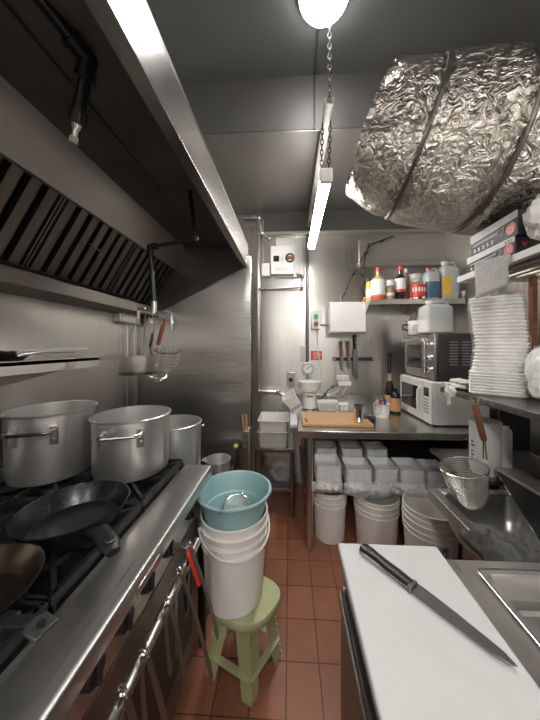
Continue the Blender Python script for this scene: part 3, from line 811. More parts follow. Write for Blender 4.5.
# items on the table, coordinates from depth
def onT(px, Y): return V((aa(px) * Y, Y, TH_ + .001))
def size(px0, px1, Y): return (aa(px1) - aa(px0)) * Y
# kitchen scale
kc = onT(309.5, 2.5)
ks = thing('kitchen_scale', 'white kitchen scale with wide bowl behind the wooden cutting board', 'scale', kc)
part('body', MB().lathe([(0, 0), (.068, 0), (.072, .006), (.066, .03), (.064, .14), (.05, .155), (0, .155)], kc, 32), 'whitep', ks)
part('bowl', MB().lathe([(0, .156), (.05, .156), (.095, .175), (.105, .20), (.108, .25), (.112, .252), (.112, .257), (.103, .257), (.1, .2), (.05, .17), (0, .168)], kc, 36), 'whitep', ks)
part('dial_slot', MB().box(kc + V((-.03, -.068, .12)), kc + V((.03, -.062, .126))), 'black', ks)
part('base_ring', MB().lathe([(.073, .002), (.077, .002), (.077, .012), (.073, .012)], kc, 32), 'pipe', ks)
# leaning white bin
lb_ = thing('leaning_bin', 'white plastic basket leaning tilted beside the kitchen scale', 'basket', onT(296, 2.42) )
mt = Matrix.Translation(at(293, 402, 2.36)) @ Matrix.Rotation(math.radians(-35), 4, 'Y') @ Matrix.Rotation(math.radians(12), 4, 'X')
m = MB(); m.loft([[V((sx * w, sy * d, z)) for sx, sy in ((-1, -1), (1, -1), (1, 1), (-1, 1))] for w, d, z in ((.045, .05, -.08), (.062, .066, .085), (.056, .06, .085), (.04, .045, -.073))]).xf(mt)
part('body', m, 'whitep', lb_, .004)
m = MB()
for z in (-.045, -.03): m.box((-.052, -.0595, z), (.052, -.056, z + .004))
part('dark_stripe', m.xf(mt), 'darkprint', lb_)
# caddy
qc = onT(327, 2.44); w = size(317, 337, 2.44)
ca = thing('plastic_caddy', 'small white slotted caddy against the wall beside the scale', 'basket', qc)
m = MB(); m.loft([[qc + V((sx * w_ / 2, sy * d_, z)) for sx, sy in ((-1, -1), (1, -1), (1, 1), (-1, 1))] for w_, d_, z in ((w * .82, .04, 0), (w, .055, .085), (w * .94, .05, .085), (w * .78, .035, .008))])
part('body', m, 'whitep', ca, .003)
m = MB()
for i in range(8): m.box(qc + V((-w * .34 + i * w * .095, -.058, .02)), qc + V((-w * .34 + i * w * .095 + .006, -.0475, .065)))
part('slot', m, 'greyprint', ca)
sq = onT(343.5, 2.44)
sb_ = thing('small_white_box', 'small white plastic tub to the right of the slotted caddy', 'box', sq)
part('body', MB().box(sq + V((-.038, -.03, 0)), sq + V((.038, .03, .05))), 'whitep', sb_, .006)
part('lid', MB().box(sq + V((-.042, -.034, .05)), sq + V((.042, .034, .06))), 'paper', sb_, .004)
# steel mug
mc = V((aa(358.5) * 1.985, 1.985, TH_ + .022)); r = size(353.5, 363.7, 1.985) / 2
mg = thing('steel_mug', 'small steel cup standing on the wooden cutting board', 'cup', mc)
part('body', MB().lathe([(0, 0), (r * .95, 0), (r, .006), (r, .125), (r + .003, .128), (r - .003, .128), (r - .004, .006), (0, .005)], mc, 32), 'chrome', mg)
# glass jug
gc = onT(368, 2.12); r = size(360, 375, 2.12) / 2
gj = thing('glass_jug', 'clear glass jug with black base right of the wooden cutting board', 'jug', gc)
part('base', MB().lathe([(0, 0), (r, 0), (r, .022), (r - .006, .026), (0, .026)], gc, 32), 'black', gj)
part('body', MB().lathe([(r * .92, .026), (r, .04), (r * .98, .12), (r * 1.02, .135), (r * .98, .135), (r * .94, .12), (r * .96, .04), (r * .8, .03), (0, .03)], gc, 32), 'glass', gj)
part('handle', MB().tube([gc + V((r * .9, -.01, .12)), gc + V((r + .035, -.02, .115)), gc + V((r + .035, -.02, .06)), gc + V((r * .95, -.01, .045))], .006, 8), 'glass', gj)
# plastic cup with packets
cc = onT(382, 2.22); r = size(374, 390, 2.22) / 2
cu = thing('plastic_cup', 'clear plastic tub of coloured packets next to the dark bottle', 'cup', cc)
part('body', MB().lathe([(0, 0), (r * .8, 0), (r, .11), (r + .004, .113), (r - .003, .113), (r * .77, .005), (0, .004)], cc, 32), 'clearpl', cu)
for k, (mt_, dx, lean) in enumerate((('red', -.012, .2), ('blue', .016, -.15), ('paper', -.03, .35), ('redpaint', .028, -.3), ('whitep', .0, .05))):
    tk = solo('sachet', MB().obox(cc + V((dx, .01 * (k - 2), .085)), .028, .004, .12, .3 * k, 0, lean * -.8), mt_,
              ['red sachet standing in the clear tub', 'blue sachet standing in the clear tub', 'white sachet at the left of the clear tub', 'red sachet leaning right in the clear tub', 'white sachet in the middle of the clear tub'][k], 'packet', bev=.001, group='packets in the clear tub')
# champagne and labelled bottle
wc = onT(389.5, 2.42); 
wn = thing('wine_bottle', 'tall black bottle with gold neck foil beside the microwave', 'bottle', wc)
r = .038; zt_ = at(389, 353, 2.42).z - wc.z
part('body', MB().lathe([(0, 0), (r, 0), (r, .20), (r * .8, .245), (.016, .30), (.0145, zt_ - .012), (.017, zt_ - .01), (.017, zt_), (0, zt_)], wc, 28), 'wine', wn)
part('neck_foil', MB().lathe([(.0245, .265), (.017, .30), (.0165, .345), (.016, .345), (.022, .265)], wc, 28), 'gold', wn)
part('label', MB().lathe([(r + .001, .05), (r + .001, .15), (r, .15), (r, .05)], wc, 28), 'kraft', wn)
oc = onT(395.5, 2.36); r = size(391, 400, 2.36) / 2 + .004
ob = thing('labelled_bottle', 'short bottle with orange brown label next to the microwave', 'bottle', oc)
part('body', MB().lathe([(0, 0), (r, 0), (r, .15), (r * .7, .175), (.014, .19), (.014, .215), (0, .215)], oc, 28), 'wine', ob)
part('label', MB().lathe([(r + .001, .02), (r + .001, .135), (r, .135), (r, .02)], oc, 28), 'kraft', ob)

# microwave
mw0 = ath(431, 427, TH_); MX, MY0, MY1 = mw0.x, mw0.y, 2.50
MZ0, MZ1 = TH_ + .012, 1.185
mw = thing('microwave_oven', 'white microwave oven on the right of the work table', 'microwave', (MX + .2, 2.2, TH_))
part('casing', MB().box((MX + .018, MY0, MZ0), (MX + .42, MY1, MZ1)), 'whitemetal', mw, .008)
df = part('front_panel', MB().box((MX, MY0 + .001, MZ0 + .002), (MX + .018, MY1, MZ1 - .002)), 'whitep', mw, .006)
wy0, wy1 = MY0 + (MY1 - MY0) * .36, MY0 + (MY1 - MY0) * .93
part('door_window', MB().box((MX - .003, wy0, MZ0 + .065), (MX + .002, wy1, MZ1 - .06)), 'darkglass', mw, .003)
part('door_seam', MB().box((MX - .001, wy0 - .075, MZ0 + .01), (MX + .001, wy0 - .07, MZ1 - .01)), 'greyprint', mw)
part('door_handle', MB().tube([(MX, wy0 - .04, MZ0 + .05), (MX - .022, wy0 - .04, MZ0 + .08), (MX - .026, wy0 - .04, (MZ0 + MZ1) / 2), (MX - .022, wy0 - .04, MZ1 - .08), (MX, wy0 - .04, MZ1 - .05)], .008, 10), 'whitep', mw)
cy = MY0 + .06
part('display', MB().box((MX - .002, cy - .03, MZ1 - .115), (MX + .001, cy + .045, MZ1 - .05)), 'darkglass', mw)
for i in range(5):
    for j in range(3):
        part('button', MB().box((MX - .003, cy - .03 + j * .027, MZ1 - .145 - i * .024), (MX + .001, cy - .01 + j * .027, MZ1 - .131 - i * .024)), 'greyprint', mw)
for x in (MX + .05, MX + .38):
    for y in (MY0 + .05, MY1 - .05): part('foot', MB().cyl((x, y, TH_), (x, y, MZ0 + .002), .014, seg=10), 'rubber', mw)

# toaster oven on the microwave
OX, OY0, OY1, OZ0, OZ1 = MX + .035, MY0 + .02, 2.46, MZ1 + .012, at(434, 333, MY0).z
to = thing('toaster_oven', 'grey steel toaster oven stacked on top of the white microwave', 'oven', (OX + .2, 2.2, MZ1))
part('casing', MB().box((OX + .02, OY0, OZ0), (OX + .42, OY1, OZ1)), 'ovencase', to, .012)
part('front_frame', MB().box((OX, OY0 + .002, OZ0 + .002), (OX + .02, OY1 - .002, OZ1 - .004)), 'steel', to, .006)
dd = part('door', MB().box((OX - .012, OY0 + .13, OZ0 + .03), (OX, OY1 - .01, OZ1 - .03)), 'steel', to, .006)
part('door_glass', MB().box((OX - .015, OY0 + .17, OZ0 + .07), (OX - .011, OY1 - .05, OZ1 - .085)), 'darkglass', dd, .003)
part('door_handle', MB().tube([(OX - .012, OY0 + .17, OZ1 - .055), (OX - .045, OY0 + .17, OZ1 - .05), (OX - .045, OY1 - .05, OZ1 - .05), (OX - .012, OY1 - .05, OZ1 - .055)], .009, 10), 'chrome', dd)
for k in range(3):
    zz = OZ0 + .07 + k * .095
    kb = part('knob', MB().cyl((OX, OY0 + .07, zz), (OX - .02, OY0 + .07, zz), .022, .019, 18), 'chrome', to, .002)
m = MB()
for cx_ in (aa(449.5) * OY0, aa(462) * OY0):
    for k in range(9): m.box((cx_, OY0 - .0015, OZ1 - .07 - k * .021), (cx_ + .062, OY0 + .002, OZ1 - .063 - k * .021))
part('vent_slot', m, 'greyprint', to)
for x in (OX + .05, OX + .36):
    for y in (OY0 + .05, OY1 - .05): part('foot', MB().cyl((x, y, MZ1), (x, y, OZ0 + .003), .014, seg=10), 'rubber', to)
# jug and bowl on the oven
def jug(label, c, w, d, h, mats, cap='whitep', name='plastic_jug', liq=None, lab=None):
    t = thing(name, label, 'jug', c)
    def rr(w_, d_, z, r):
        p = []
        for (sx, sy, a) in ((1, 1, 0), (-1, 1, 1), (-1, -1, 2), (1, -1, 3)):
            for k in range(5):
                an = (a + k / 4) * PI / 2
                p.append(V(c) + V((sx * (w_ / 2 - r) + r * math.cos(an), sy * (d_ / 2 - r) + r * math.sin(an), z)))
        return p
    r = min(w, d) * .25
    part('body', MB().loft([rr(w * .94, d * .94, 0, r), rr(w, d, .008, r), rr(w, d, h * .76, r), rr(w * .96, d * .92, h * .81, r * .9), rr(w * .7, d * .6, h * .87, r * .6), rr(w * .4, d * .36, h * .89, r * .3)]), mats, t, smooth=60)
    nx = -w * .2
    part('neck', MB().cyl(V(c) + V((nx, 0, h * .86)), V(c) + V((nx, 0, h * .93)), min(w, d) * .16, seg=16), mats, t)
    part('cap', MB().cyl(V(c) + V((nx, 0, h * .92)), V(c) + V((nx, 0, h)), min(w, d) * .19, seg=18), cap, t, .002)
    hp = [V(c) + V((-w * .1, 0, h * .84)), V(c) + V((w * .02, 0, h * .97)), V(c) + V((w * .30, 0, h * .985)), V(c) + V((w * .44, 0, h * .9)), V(c) + V((w * .45, 0, h * .70))]
    part('handle', MB().tube(hp, min(w, d) * .075, 10), mats, t)
    if liq:
        part('liquid', MB().loft([rr(w * .95, d * .95, .006, r), rr(w * 1.012, d * 1.012, .012, r), rr(w * 1.012, d * 1.012, h * liq[1], r), rr(w * .9, d * .9, h * liq[1], r)]), liq[0], t)
    if lab:
        part('label', MB().box(V(c) + V((-w * .53, -d * .52, h * .1)), V(c) + V((-w * .02, -d * .49, h * .58))), lab, t, .002)
    return t
jY = 2.12; jw = size(421, 449, jY)
jug('cloudy white plastic jug on top of the toaster oven', V((aa(435) * jY, jY, OZ1 + .001)), jw, .15, at(435, 301, jY).z - OZ1, 'frost', liq=('whitep', .42))
pY = 2.32; pr = size(409, 427, pY) / 2
pcn = V((aa(417) * pY, pY, OZ1 + .001))
pt = thing('enamel_pot', 'small white decorated pot behind the jug on the toaster oven', 'pot', pcn)
part('body', MB().lathe([(0, 0), (pr * .8, 0), (pr, .03), (pr, .10), (pr * .9, .12), (0, .125)], pcn, 32), 'offwhite', pt)
m = MB()
for k in range(3):
    a = math.radians(-120 + k * 40); p = pcn + V((math.cos(a) * pr, math.sin(a) * pr, .06))
    m.ring(p, .022, .003, 16, V((math.cos(a), math.sin(a), 0)))
part('painted_ring', m, 'greyprint', pt)
part('handle', MB().tube([pcn + V((-pr * .95, 0, .09)), pcn + V((-pr - .045, 0, .085)), pcn + V((-pr - .045, 0, .05)), pcn + V((-pr * .95, 0, .04))], .007, 8), 'black', pt)

# ------------------------------------------------------------ wall shelf with bottles
WY = 2.44; WZ = at(420, 299, WY).z
wsx0 = aa(370) * WY
bsf = thing('bottle_shelf', 'stainless shelf of sauce bottles on the back wall above the ovens', 'shelf', (1.0, 2.6, WZ))
part('shelf_board', MB().box((wsx0, WY, WZ - .012), (XR - .01, YB - .001, WZ)), 'steelX', bsf)
part('front_edge', MB().box((wsx0, WY - .004, WZ - .045), (XR - .01, WY, WZ + .001)), 'hoodsteel', bsf, .001)
for x in (wsx0 + .006, 1.2): part('bracket', MB().prism([(x, WY + .02, WZ - .012), (x, YB - .001, WZ - .012), (x, YB - .001, WZ - .20)], (.004, 0, 0)), 'steel', bsf)
def onS(px, Y=2.50): return V((aa(px) * Y, Y, WZ + .001))
def hS(px, py, Y=2.50): return at(px, py, Y).z - WZ
def bottle(name, label, px0, px1, pytop, body, cap, lab=None, Y=2.50, neck=.3, sh=.7, capf=.12, group=None, extra=None, cat='bottle'):
    c = onS((px0 + px1) / 2, Y); r = size(px0, px1, Y) / 2; h = hS((px0 + px1) / 2, pytop, Y)
    t = thing(name, label, cat, c, 'bottles on the back wall shelf')
    hn = h * (1 - capf)
    part('body', MB().lathe([(0, 0), (r * .95, 0), (r, .006), (r, h * sh), (r * .85, h * (sh + .06)), (r * neck, h * (sh + .14) if sh < .8 else hn), (r * neck, hn), (0, hn)], c, 30), body, t)
    part('cap', MB().cyl(c + V((0, 0, hn)), c + V((0, 0, h)), r * neck * 1.25, seg=18), cap, t, .002)
    if lab:
        for (mt_, z0, z1, nm) in lab:
            part(nm, MB().lathe([(r + .0005, h * z0), (r + .002, h * z0), (r + .002, h * z1), (r + .0005, h * z1)], c, 30), mt_, t)
    return t
bottle('sauce_bottle', 'small yellow bottle with black cap at the left end of the shelf', 366, 371.5, 279, 'yellow', 'black', [('paper', .15, .55, 'label')], 2.56, .6, .75)
bottle('oil_bottle', 'golden oil bottle with red cap and pale label on the shelf', 371, 385, 268, 'oil', 'red', [('paper', .14, .60, 'label'), ('red', .0, .09, 'base_band')], 2.49, .3, .6)
bottle('spice_jar', 'small spice jar with white lid beside the oil bottle', 385.8, 394, 281, 'spice', 'whitep', [('paper', .2, .35, 'label')], 2.48, .92, .62, .3, cat='jar')
bottle('soy_bottle', 'black soy sauce bottle with red cap on the shelf', 395, 405.5, 266.7, 'soy', 'red', [('paper', .3, .62, 'label'), ('red', .22, .3, 'label_band')], 2.49, .36, .62)
bottle('tall_sauce_bottle', 'brown sauce bottle with cream cap just behind the soy bottle', 403, 409, 269, 'spice', 'paper', None, 2.60, .4, .7)
bottle('white_jar', 'white lidded jar behind the red tin on the shelf', 409, 421.5, 275, 'offwhite', 'whitep', [('greyprint', .55, .6, 'band')], 2.62, .9, .78, .18, cat='jar')
c = onS(417.8, 2.49); r = size(410.5, 425, 2.49) / 2; h = hS(417.8, 283, 2.49)
tn = thing('food_tin', 'round red and white tin can on the shelf before the white jar', 'tin', c)
part('body', MB().lathe([(0, 0), (r, 0), (r + .002, .004), (r, .008), (r, h - .01), (r + .002, h - .006), (r, h), (r - .003, h), (r - .003, h - .004), (0, h - .004)], c, 36), 'chrome', tn)
part('paper_wrap', MB().lathe([(r + .001, h * .12), (r + .0015, h * .12), (r + .0015, h * .86), (r + .001, h * .86)], c, 36), 'redpaint', tn)
m = MB()
for k in range(7):
    a = math.radians(-150 + k * 22); m.bar(c + V((math.cos(a) * (r + .002), math.sin(a) * (r + .002), h * .42)), c + V((math.cos(a) * (r + .002), math.sin(a) * (r + .002), h * .66)), .016, .002, V((math.cos(a), math.sin(a), 0)))
part('printed_patch', m, 'paper', tn)
jw = size(424, 437.5, 2.5)
jug('clear jug half full of blue liquid with red cap on the shelf', onS(430.8, 2.5), jw, .11, hS(430, 268), 'frost', 'red', liq=('blueliq', .54))
jw = size(438.5, 456, 2.52)
jug('large clear plastic jug with yellow label at the right of the shelf', onS(447.5, 2.52), jw, .13, hS(447, 262, 2.52), 'frost', 'whitep', lab='yellow')
c = onS(465, 2.5)
gb = solo('glass_bowl', MB().lathe([(0, 0), (.03, 0), (.052, .05), (.058, .075), (.054, .075), (.028, .006), (0, .005)], c, 28), 'frost', 'small cloudy glass bowl at the right end of the bottle shelf', 'bowl')
bottle('green_bottle', 'small bottle with yellow green cap behind the right shelf jug', 456, 461, 266, 'frost', 'limegreen', None, 2.6, .5, .7)
solo('brown_shaker', MB().lathe([(0, 0), (.02, 0), (.026, .02), (.012, .05), (0, .06)], onS(362.5, 2.62) + V((.02, 0, 0)), 14), 'tanwood', 'tiny brown wooden figure at the far left of the bottle shelf', 'ornament')

# white dispenser on back wall
D0, D1 = at(330, 302, 2.60), at(366, 333, 2.60)
dp = thing('white_cabinet', 'square white dispenser box on the back wall above the knives', 'dispenser', ((D0.x + D1.x) / 2, 2.68, D1.z))
part('cabinet_body', MB().box((D0.x + .01, 2.62, D1.z), (D1.x - .005, YB - .001, D0.z)), 'whitemetal', dp, .006)
part('door', MB().box((D0.x, 2.60, D1.z + .01), (D1.x, 2.62, D0.z)), 'whitemetal', dp, .006)
part('hinge_edge', MB().box((D0.x, 2.602, D1.z - .004), (D1.x, 2.64, D1.z + .008)), 'darksteel', dp, .002)
part('conduit', MB().tube([(D0.x + .12, 2.66, D0.z), (D0.x + .13, 2.70, D0.z + .12), (D0.x + .2, 2.74, D0.z + .2)], .006, 8), 'pipe', dp)

# knife rack and knives
KY = YB - .03; k0, k1 = at(333, 359, KY), at(374.5, 359, KY)
kr = thing('knife_rack', 'black magnetic knife bar on the back wall under the white dispenser', 'knife rack', ((k0.x + k1.x) / 2, KY, k0.z - .02))
part('bar', MB().box((k0.x, YB - .03, k0.z - .017), (k1.x, YB - .012, k0.z + .017)), 'black', kr, .004)
for x in (k0.x + .015, k1.x - .015): part('bolt', MB().cyl((x, YB - .034, k0.z), (x, YB - .001, k0.z), .011, seg=12), 'pipe', kr)
for (lb, px, hy0, hy1, by1, w, lean) in (('leftmost short knife with brown handle on the magnetic bar', 342, 341, 357, 371, .030, .02), ('second short knife with brown handle on the magnetic bar', 349, 341, 357, 369, .034, -.02), ('long wide bladed knife with black handle on the magnetic bar', 355.5, 335, 350, 380, .052, .06)):
    hp = at(px - 1, hy0, KY - .003); hq = at(px, hy1, KY - .003); bt = at(px + 1.5 * (w > .05) + .3, by1, KY - .003)
    t = thing('kitchen_knife', lb, 'knife', (bt.x, bt.y, bt.z), 'knives on the magnetic bar')
    L = hq.z - bt.z; c0 = hq
    part('blade', MB().prism([c0 + V((-w * .5, 0, 0)), c0 + V((w * .5, 0, 0)), c0 + V((w * .5, 0, -L * .65)), bt + V((w * .3, 0, L * .05)), bt + V((0, 0, 0)), c0 + V((-w * .5, 0, -L * .8))], (0, .002, 0)), 'darksteel', t)
    part('handle', MB().tube([hq + V((0, 0, .004)), hp.lerp(hq, .5), hp], [.014, .013, .017], 10), 'brownwood' if w < .05 else 'black', t)
    m = MB()
    for s in (.25, .5, .75):
        p = hp.lerp(hq, s); m.cyl(p + V((0, -.0125, 0)), p + V((0, -.0165, 0)), .004, seg=8)
    part('rivet', m, 'chrome', t)

# electric things on the back wall
def wbox(px0, py0, px1, py1, Y): 
    a, b = at(px0, py0, Y), at(px1, py1, Y); return a, b
a, b = wbox(270.5, 245.5, 294, 274, YB - .09)
iso = thing('isolator_switch', 'white electrical isolator box with red rotary switch by the gas pipe', 'switch box', ((a.x + b.x) / 2, YB - .05, b.z))
part('housing', MB().box((a.x, YB - .09, b.z), (b.x, YB - .035, a.z)), 'whitep', iso, .008)
part('back_plate', MB().box((a.x + .05, YB - .035, b.z - .02), (b.x + .10, YB - .002, a.z + .10)), 'offwhite', iso, .004)
part('meter', MB().box((a.x + .03, YB - .094, b.z + .13), (a.x + .09, YB - .088, b.z + .19)), 'darkglass', iso, .002)
part('toggle', MB().box((a.x + .115, YB - .1, b.z + .12), (a.x + .135, YB - .088, b.z + .17)), 'pipe', iso, .002)
rc = at(290, 258, YB - .09)
part('dial_ring', MB().lathe([(.03, 0), (.048, 0), (.048, .01), (.03, .01)], rc, 28, Matrix.Rotation(PI / 2, 4, 'X')), 'black', iso)
part('dial_plate', MB().lathe([(0, 0), (.032, 0), (.032, .006), (0, .006)], rc, 24, Matrix.Rotation(PI / 2, 4, 'X')), 'offwhite', iso)
part('rotary_knob', MB().obox(rc + V((.004, -.016, 0)), .075, .022, .03), 'redwood', iso, .006)
m = MB()
for k in range(5): m.box((a.x + .05, YB - .0905, b.z + .03 + k * .009), (b.x - .06, YB - .0895, b.z + .033 + k * .009))
part('printed_lines', m, 'greyprint', iso)
a, b = wbox(261.5, 263, 270, 276, YB - .07)
jb = thing('white_junction_box', 'small white box at the lower left of the isolator', 'electrical box', ((a.x + b.x) / 2, YB - .03, b.z))
part('housing', MB().box((a.x, YB - .07, b.z), (b.x, YB - .001, a.z)), 'whitep', jb, .006)
part('screw', MB().cyl((a.x + .015, YB - .073, b.z + .015), (a.x + .015, YB - .068, b.z + .015), .005, seg=8).cyl((b.x - .015, YB - .073, a.z - .015), (b.x - .015, YB - .068, a.z - .015), .005, seg=8), 'pipe', jb)
a, b = wbox(296, 238, 305, 274, YB - .01)
solo('wall_glare_panel', MB().box((a.x + .03, YB - .012, b.z), (b.x, YB - .002, a.z)), 'offwhite', 'tall pale panel painting wall glare between the isolator and the vertical conduit', 'panel', bev=.004)  # pale panel stands in for glare on the steel wall

def wall_pipe(name, label, pts, r, Y=YB - .035, fit=True, mat='pipe', cat='pipe'):
    P = [at(px, py, Y) for px, py in pts]
    t = thing(name, label, cat, P[0])
    part('pipe', MB().tube(P, r, 12), mat, t)
    if fit:
        for p in P[1:-1]: part('elbow', MB().blob(p, (r * 1.7,) * 3, 0, 1, 2), mat, t)
    m = MB()
    n = 0
    for p, q in zip(P[:-1], P[1:]):
        if (q - p).length > .12:
            c = p.lerp(q, .5); m.bar(c + V((0, -.0, 0)), c + V((0, YB - Y - .001, 0)), .03, .012); n += 1
    if n: part('clip', m, mat, t)
    else: m.bm.free()
    return t
wall_pipe('gas_pipe', 'steel pipe dropping from the top left to the isolator box', [(243, 218), (259, 218), (262, 233), (270, 238)], .016, YB - .05)
wall_pipe('conduit_pipe', 'tall vertical steel pipe at the end of the partition', [(258.6, 234), (258.6, 391)], .016, YB - .03)
wall_pipe('conduit_pipe', 'short vertical pipe above the small white box', [(263, 220), (263, 264)], .010, YB - .03)
wall_pipe('conduit_pipe', 'horizontal steel pipe bending up under the isolator box', [(259, 289), (302, 287), (303, 276), (297, 274)], .014, YB - .05)
wall_pipe('water_pipe', 'short horizontal pipe with joints above the trays', [(258, 391), (278, 392), (288, 398)], .016, YB - .07)
wall_pipe('grey_conduit', 'thin vertical grey conduit from the ceiling tube down to the gauge', [(307.3, 236), (307.3, 362)], .017, YB - .02, mat='darksteel')
wall_pipe('wall_cable', 'thin cable running down the wall from the button box', [(317, 330), (318, 352), (322, 372), (320, 388), (316, 400)], .005, YB - .012, False, 'whitep', 'cable')
wall_pipe('wall_cable', 'loose white cable drooping from the plug adapter', [(341, 383), (337, 392), (330, 394), (322, 390), (314, 386)], .006, YB - .02, False, 'whitep', 'cable')
wall_pipe('wall_cable', 'second white cable from the plug adapter to the table', [(347, 386), (342, 395), (333, 399), (324, 400)], .006, YB - .03, False, 'whitep', 'cable')
wall_pipe('wall_cable', 'black cable sloping from the plug adapter to the caddy', [(338, 384), (328, 390), (321, 400), (319, 406)], .005, YB - .04, False, 'black', 'cable')
wall_pipe('wall_cable', 'thin grey cable hanging from the pipe corner at the top left', [(243, 226), (252, 226), (256, 231), (257, 240)], .004, YB - .03, False, 'pipe', 'cable')
wall_pipe('wall_cable', 'dark cable curving from the dispenser top up towards the duct', [(340, 303), (348, 285), (360, 262), (371, 244), (394, 236)], .006, YB - .05, False, 'black', 'cable')
wall_pipe('wall_cable', 'thin dark cable rising straight above the dispenser beside the curved one', [(366, 304), (362, 288), (364, 262), (369, 243)], .006, YB - .07, False, 'black', 'cable')
gcn = at(308, 368, YB - .03)
gg = thing('pressure_gauge', 'round white pressure gauge at the foot of the grey conduit', 'gauge', gcn)
R90 = Matrix.Rotation(PI / 2, 4, 'X')
part('case', MB().lathe([(0, -.025), (.06, -.025), (.064, .0), (.064, .018), (.055, .02), (.055, .008), (0, .008)], gcn, 32, R90), 'pipe', gg)
part('dial_face', MB().lathe([(0, .0085), (.054, .0085), (.054, .010), (0, .010)], gcn, 32, R90), 'paper', gg)
m = MB()
for k in range(11):
    a = math.radians(-45 + k * 27); d = V((math.cos(a), 0, math.sin(a))); m.bar(gcn + d * .04 + V((0, -.0108, 0)), gcn + d * .05 + V((0, -.0108, 0)), .003, .0014, V((0, 1, 0)))
m.bar(gcn + V((-.02, -.0115, -.012)), gcn + V((.032, -.0115, .022)), .005, .0015, V((0, 1, 0)))
part('needle', m, 'darkprint', gg)
part('stem', MB().cyl(gcn + V((0, 0, -.062)), gcn + V((0, 0, -.16)), .008, seg=10), 'pipe', gg)
a, b = wbox(286.5, 372.5, 295, 387, YB - .02)
ot = thing('power_outlet', 'square steel wall outlet with black socket left of the scale', 'outlet', ((a.x + b.x) / 2, YB - .01, b.z))
part('plate', MB().box((a.x, YB - .016, b.z), (b.x, YB - .001, a.z)), 'pipe', ot, .003)
oc_ = V(((a.x + b.x) / 2, YB - .016, (a.z + b.z) / 2))
part('socket', MB().cyl(oc_, oc_ + V((0, -.012, 0)), .022, seg=20), 'black', ot)
a, b = wbox(300, 345, 306, 361, YB - .02)
gp = thing('grey_wall_plate', 'narrow pale switch plate beside the grey conduit', 'switch', ((a.x + b.x) / 2, YB - .01, b.z))
part('plate', MB().box((a.x, YB - .016, b.z), (b.x, YB - .001, a.z)), 'offwhite', gp, .003)
m = MB()
for k in range(4): m.box((a.x + .012, YB - .019, b.z + .02 + k * .035), (b.x - .012, YB - .0155, b.z + .04 + k * .035))
part('rocker', m, 'pipe', gp)
a, b = wbox(311.3, 311, 320.5, 329, YB - .06)
bt_ = thing('button_station', 'small pale box with green and red push buttons on the wall', 'push button switch', ((a.x + b.x) / 2, YB - .03, b.z))
part('housing', MB().box((a.x, YB - .06, b.z), (b.x, YB - .001, a.z)), 'offwhite', bt_, .005)
xc = (a.x + b.x) / 2
part('green_button', MB().cyl((xc, YB - .06, a.z - .055), (xc, YB - .075, a.z - .055), .024, seg=20), 'green', bt_, label='green push button')
part('red_button', MB().cyl((xc, YB - .06, b.z + .055), (xc, YB - .078, b.z + .055), .024, seg=20), 'redwood', bt_, label='brownish red push button')
part('conduit_stub', MB().cyl((b.x, YB - .03, b.z + .045), (b.x + .09, YB - .03, b.z + .045), .008, seg=10), 'darksteel', bt_)
a, b = wbox(311, 351, 322, 360, YB - .01)
sg = thing('red_notice', 'small red notice with white writing on the wall beside the gauge', 'sign', ((a.x + b.x) / 2, YB - .005, b.z))
part('plate', MB().box((a.x, YB - .006, b.z), (b.x, YB - .001, a.z)), 'redpaint', sg)
m = MB()
for k, (s0, s1) in enumerate(((.2, .75), (.15, .85), (.25, .7), (.15, .6))):
    z = a.z - .018 - k * .019
    x = a.x + (b.x - a.x) * s0
    while x < a.x + (b.x - a.x) * s1:
        l = .008 + .008 * random.random(); m.box((x, YB - .0075, z - .007), (x + l, YB - .0058, z)); x += l + .005
part('writing', m, 'paper', sg)
a, b = wbox(337, 375.5, 351, 386, YB - .04)
ad = thing('plug_adapter', 'white plug adapter with cables in the wall under the knives', 'adapter', ((a.x + b.x) / 2, YB - .02, b.z))
part('upper_block', MB().box((a.x, YB - .035, (a.z + b.z) / 2 + .004), (b.x - .02, YB - .001, a.z)), 'whitep', ad, .006)
part('lower_block', MB().box((a.x + .01, YB - .05, b.z), (b.x, YB - .001, (a.z + b.z) / 2 - .002)), 'whitep', ad, .006)
part('prong_slot', MB().box((a.x + .03, YB - .0365, a.z - .03), (a.x + .05, YB - .0345, a.z - .022)).box((a.x + .08, YB - .0365, a.z - .03), (a.x + .1, YB - .0345, a.z - .022)), 'black', ad)

# ------------------------------------------------------------ undershelf: takeaway tubs
def tub_mesh(w, d, h):
    def rr(w_, d_, z, r=.015):
        p = []
        for (sx, sy, a) in ((1, 1, 0), (-1, 1, 1), (-1, -1, 2), (1, -1, 3)):
            for k in range(4):
                an = (a + k / 3) * PI / 2
                p.append(V((sx * (w_ / 2 - r) + r * math.cos(an), sy * (d_ / 2 - r) + r * math.sin(an), z)))
        return p
    return MB().loft([rr(w * .84, d * .88, 0), rr(w * .97, d * .97, h * .9), rr(w, d, h * .9), rr(w, d, h), rr(w * .955, d * .96, h), rr(w * .83, d * .87, .003)])
tub0 = None
stacks = [(327, 1.98, .185, .21, 8, 'left front stack next to the table leg'), (356, 1.97, .185, .21, 7, 'second front stack from the table leg'),
          (382, 1.98, .165, .21, 7, 'third front stack from the table leg'), (407, 1.98, .175, .21, 7, 'fourth front stack from the table leg'),
          (432, 2.00, .165, .21, 6, 'front stack nearest the wire strainer'),
          (325, 2.235, .17, .18, 9, 'back stack in the left corner'), (350, 2.235, .17, .18, 9, 'second back stack from the left'), (374, 2.235, .17, .18, 9, 'third back stack from the left')]
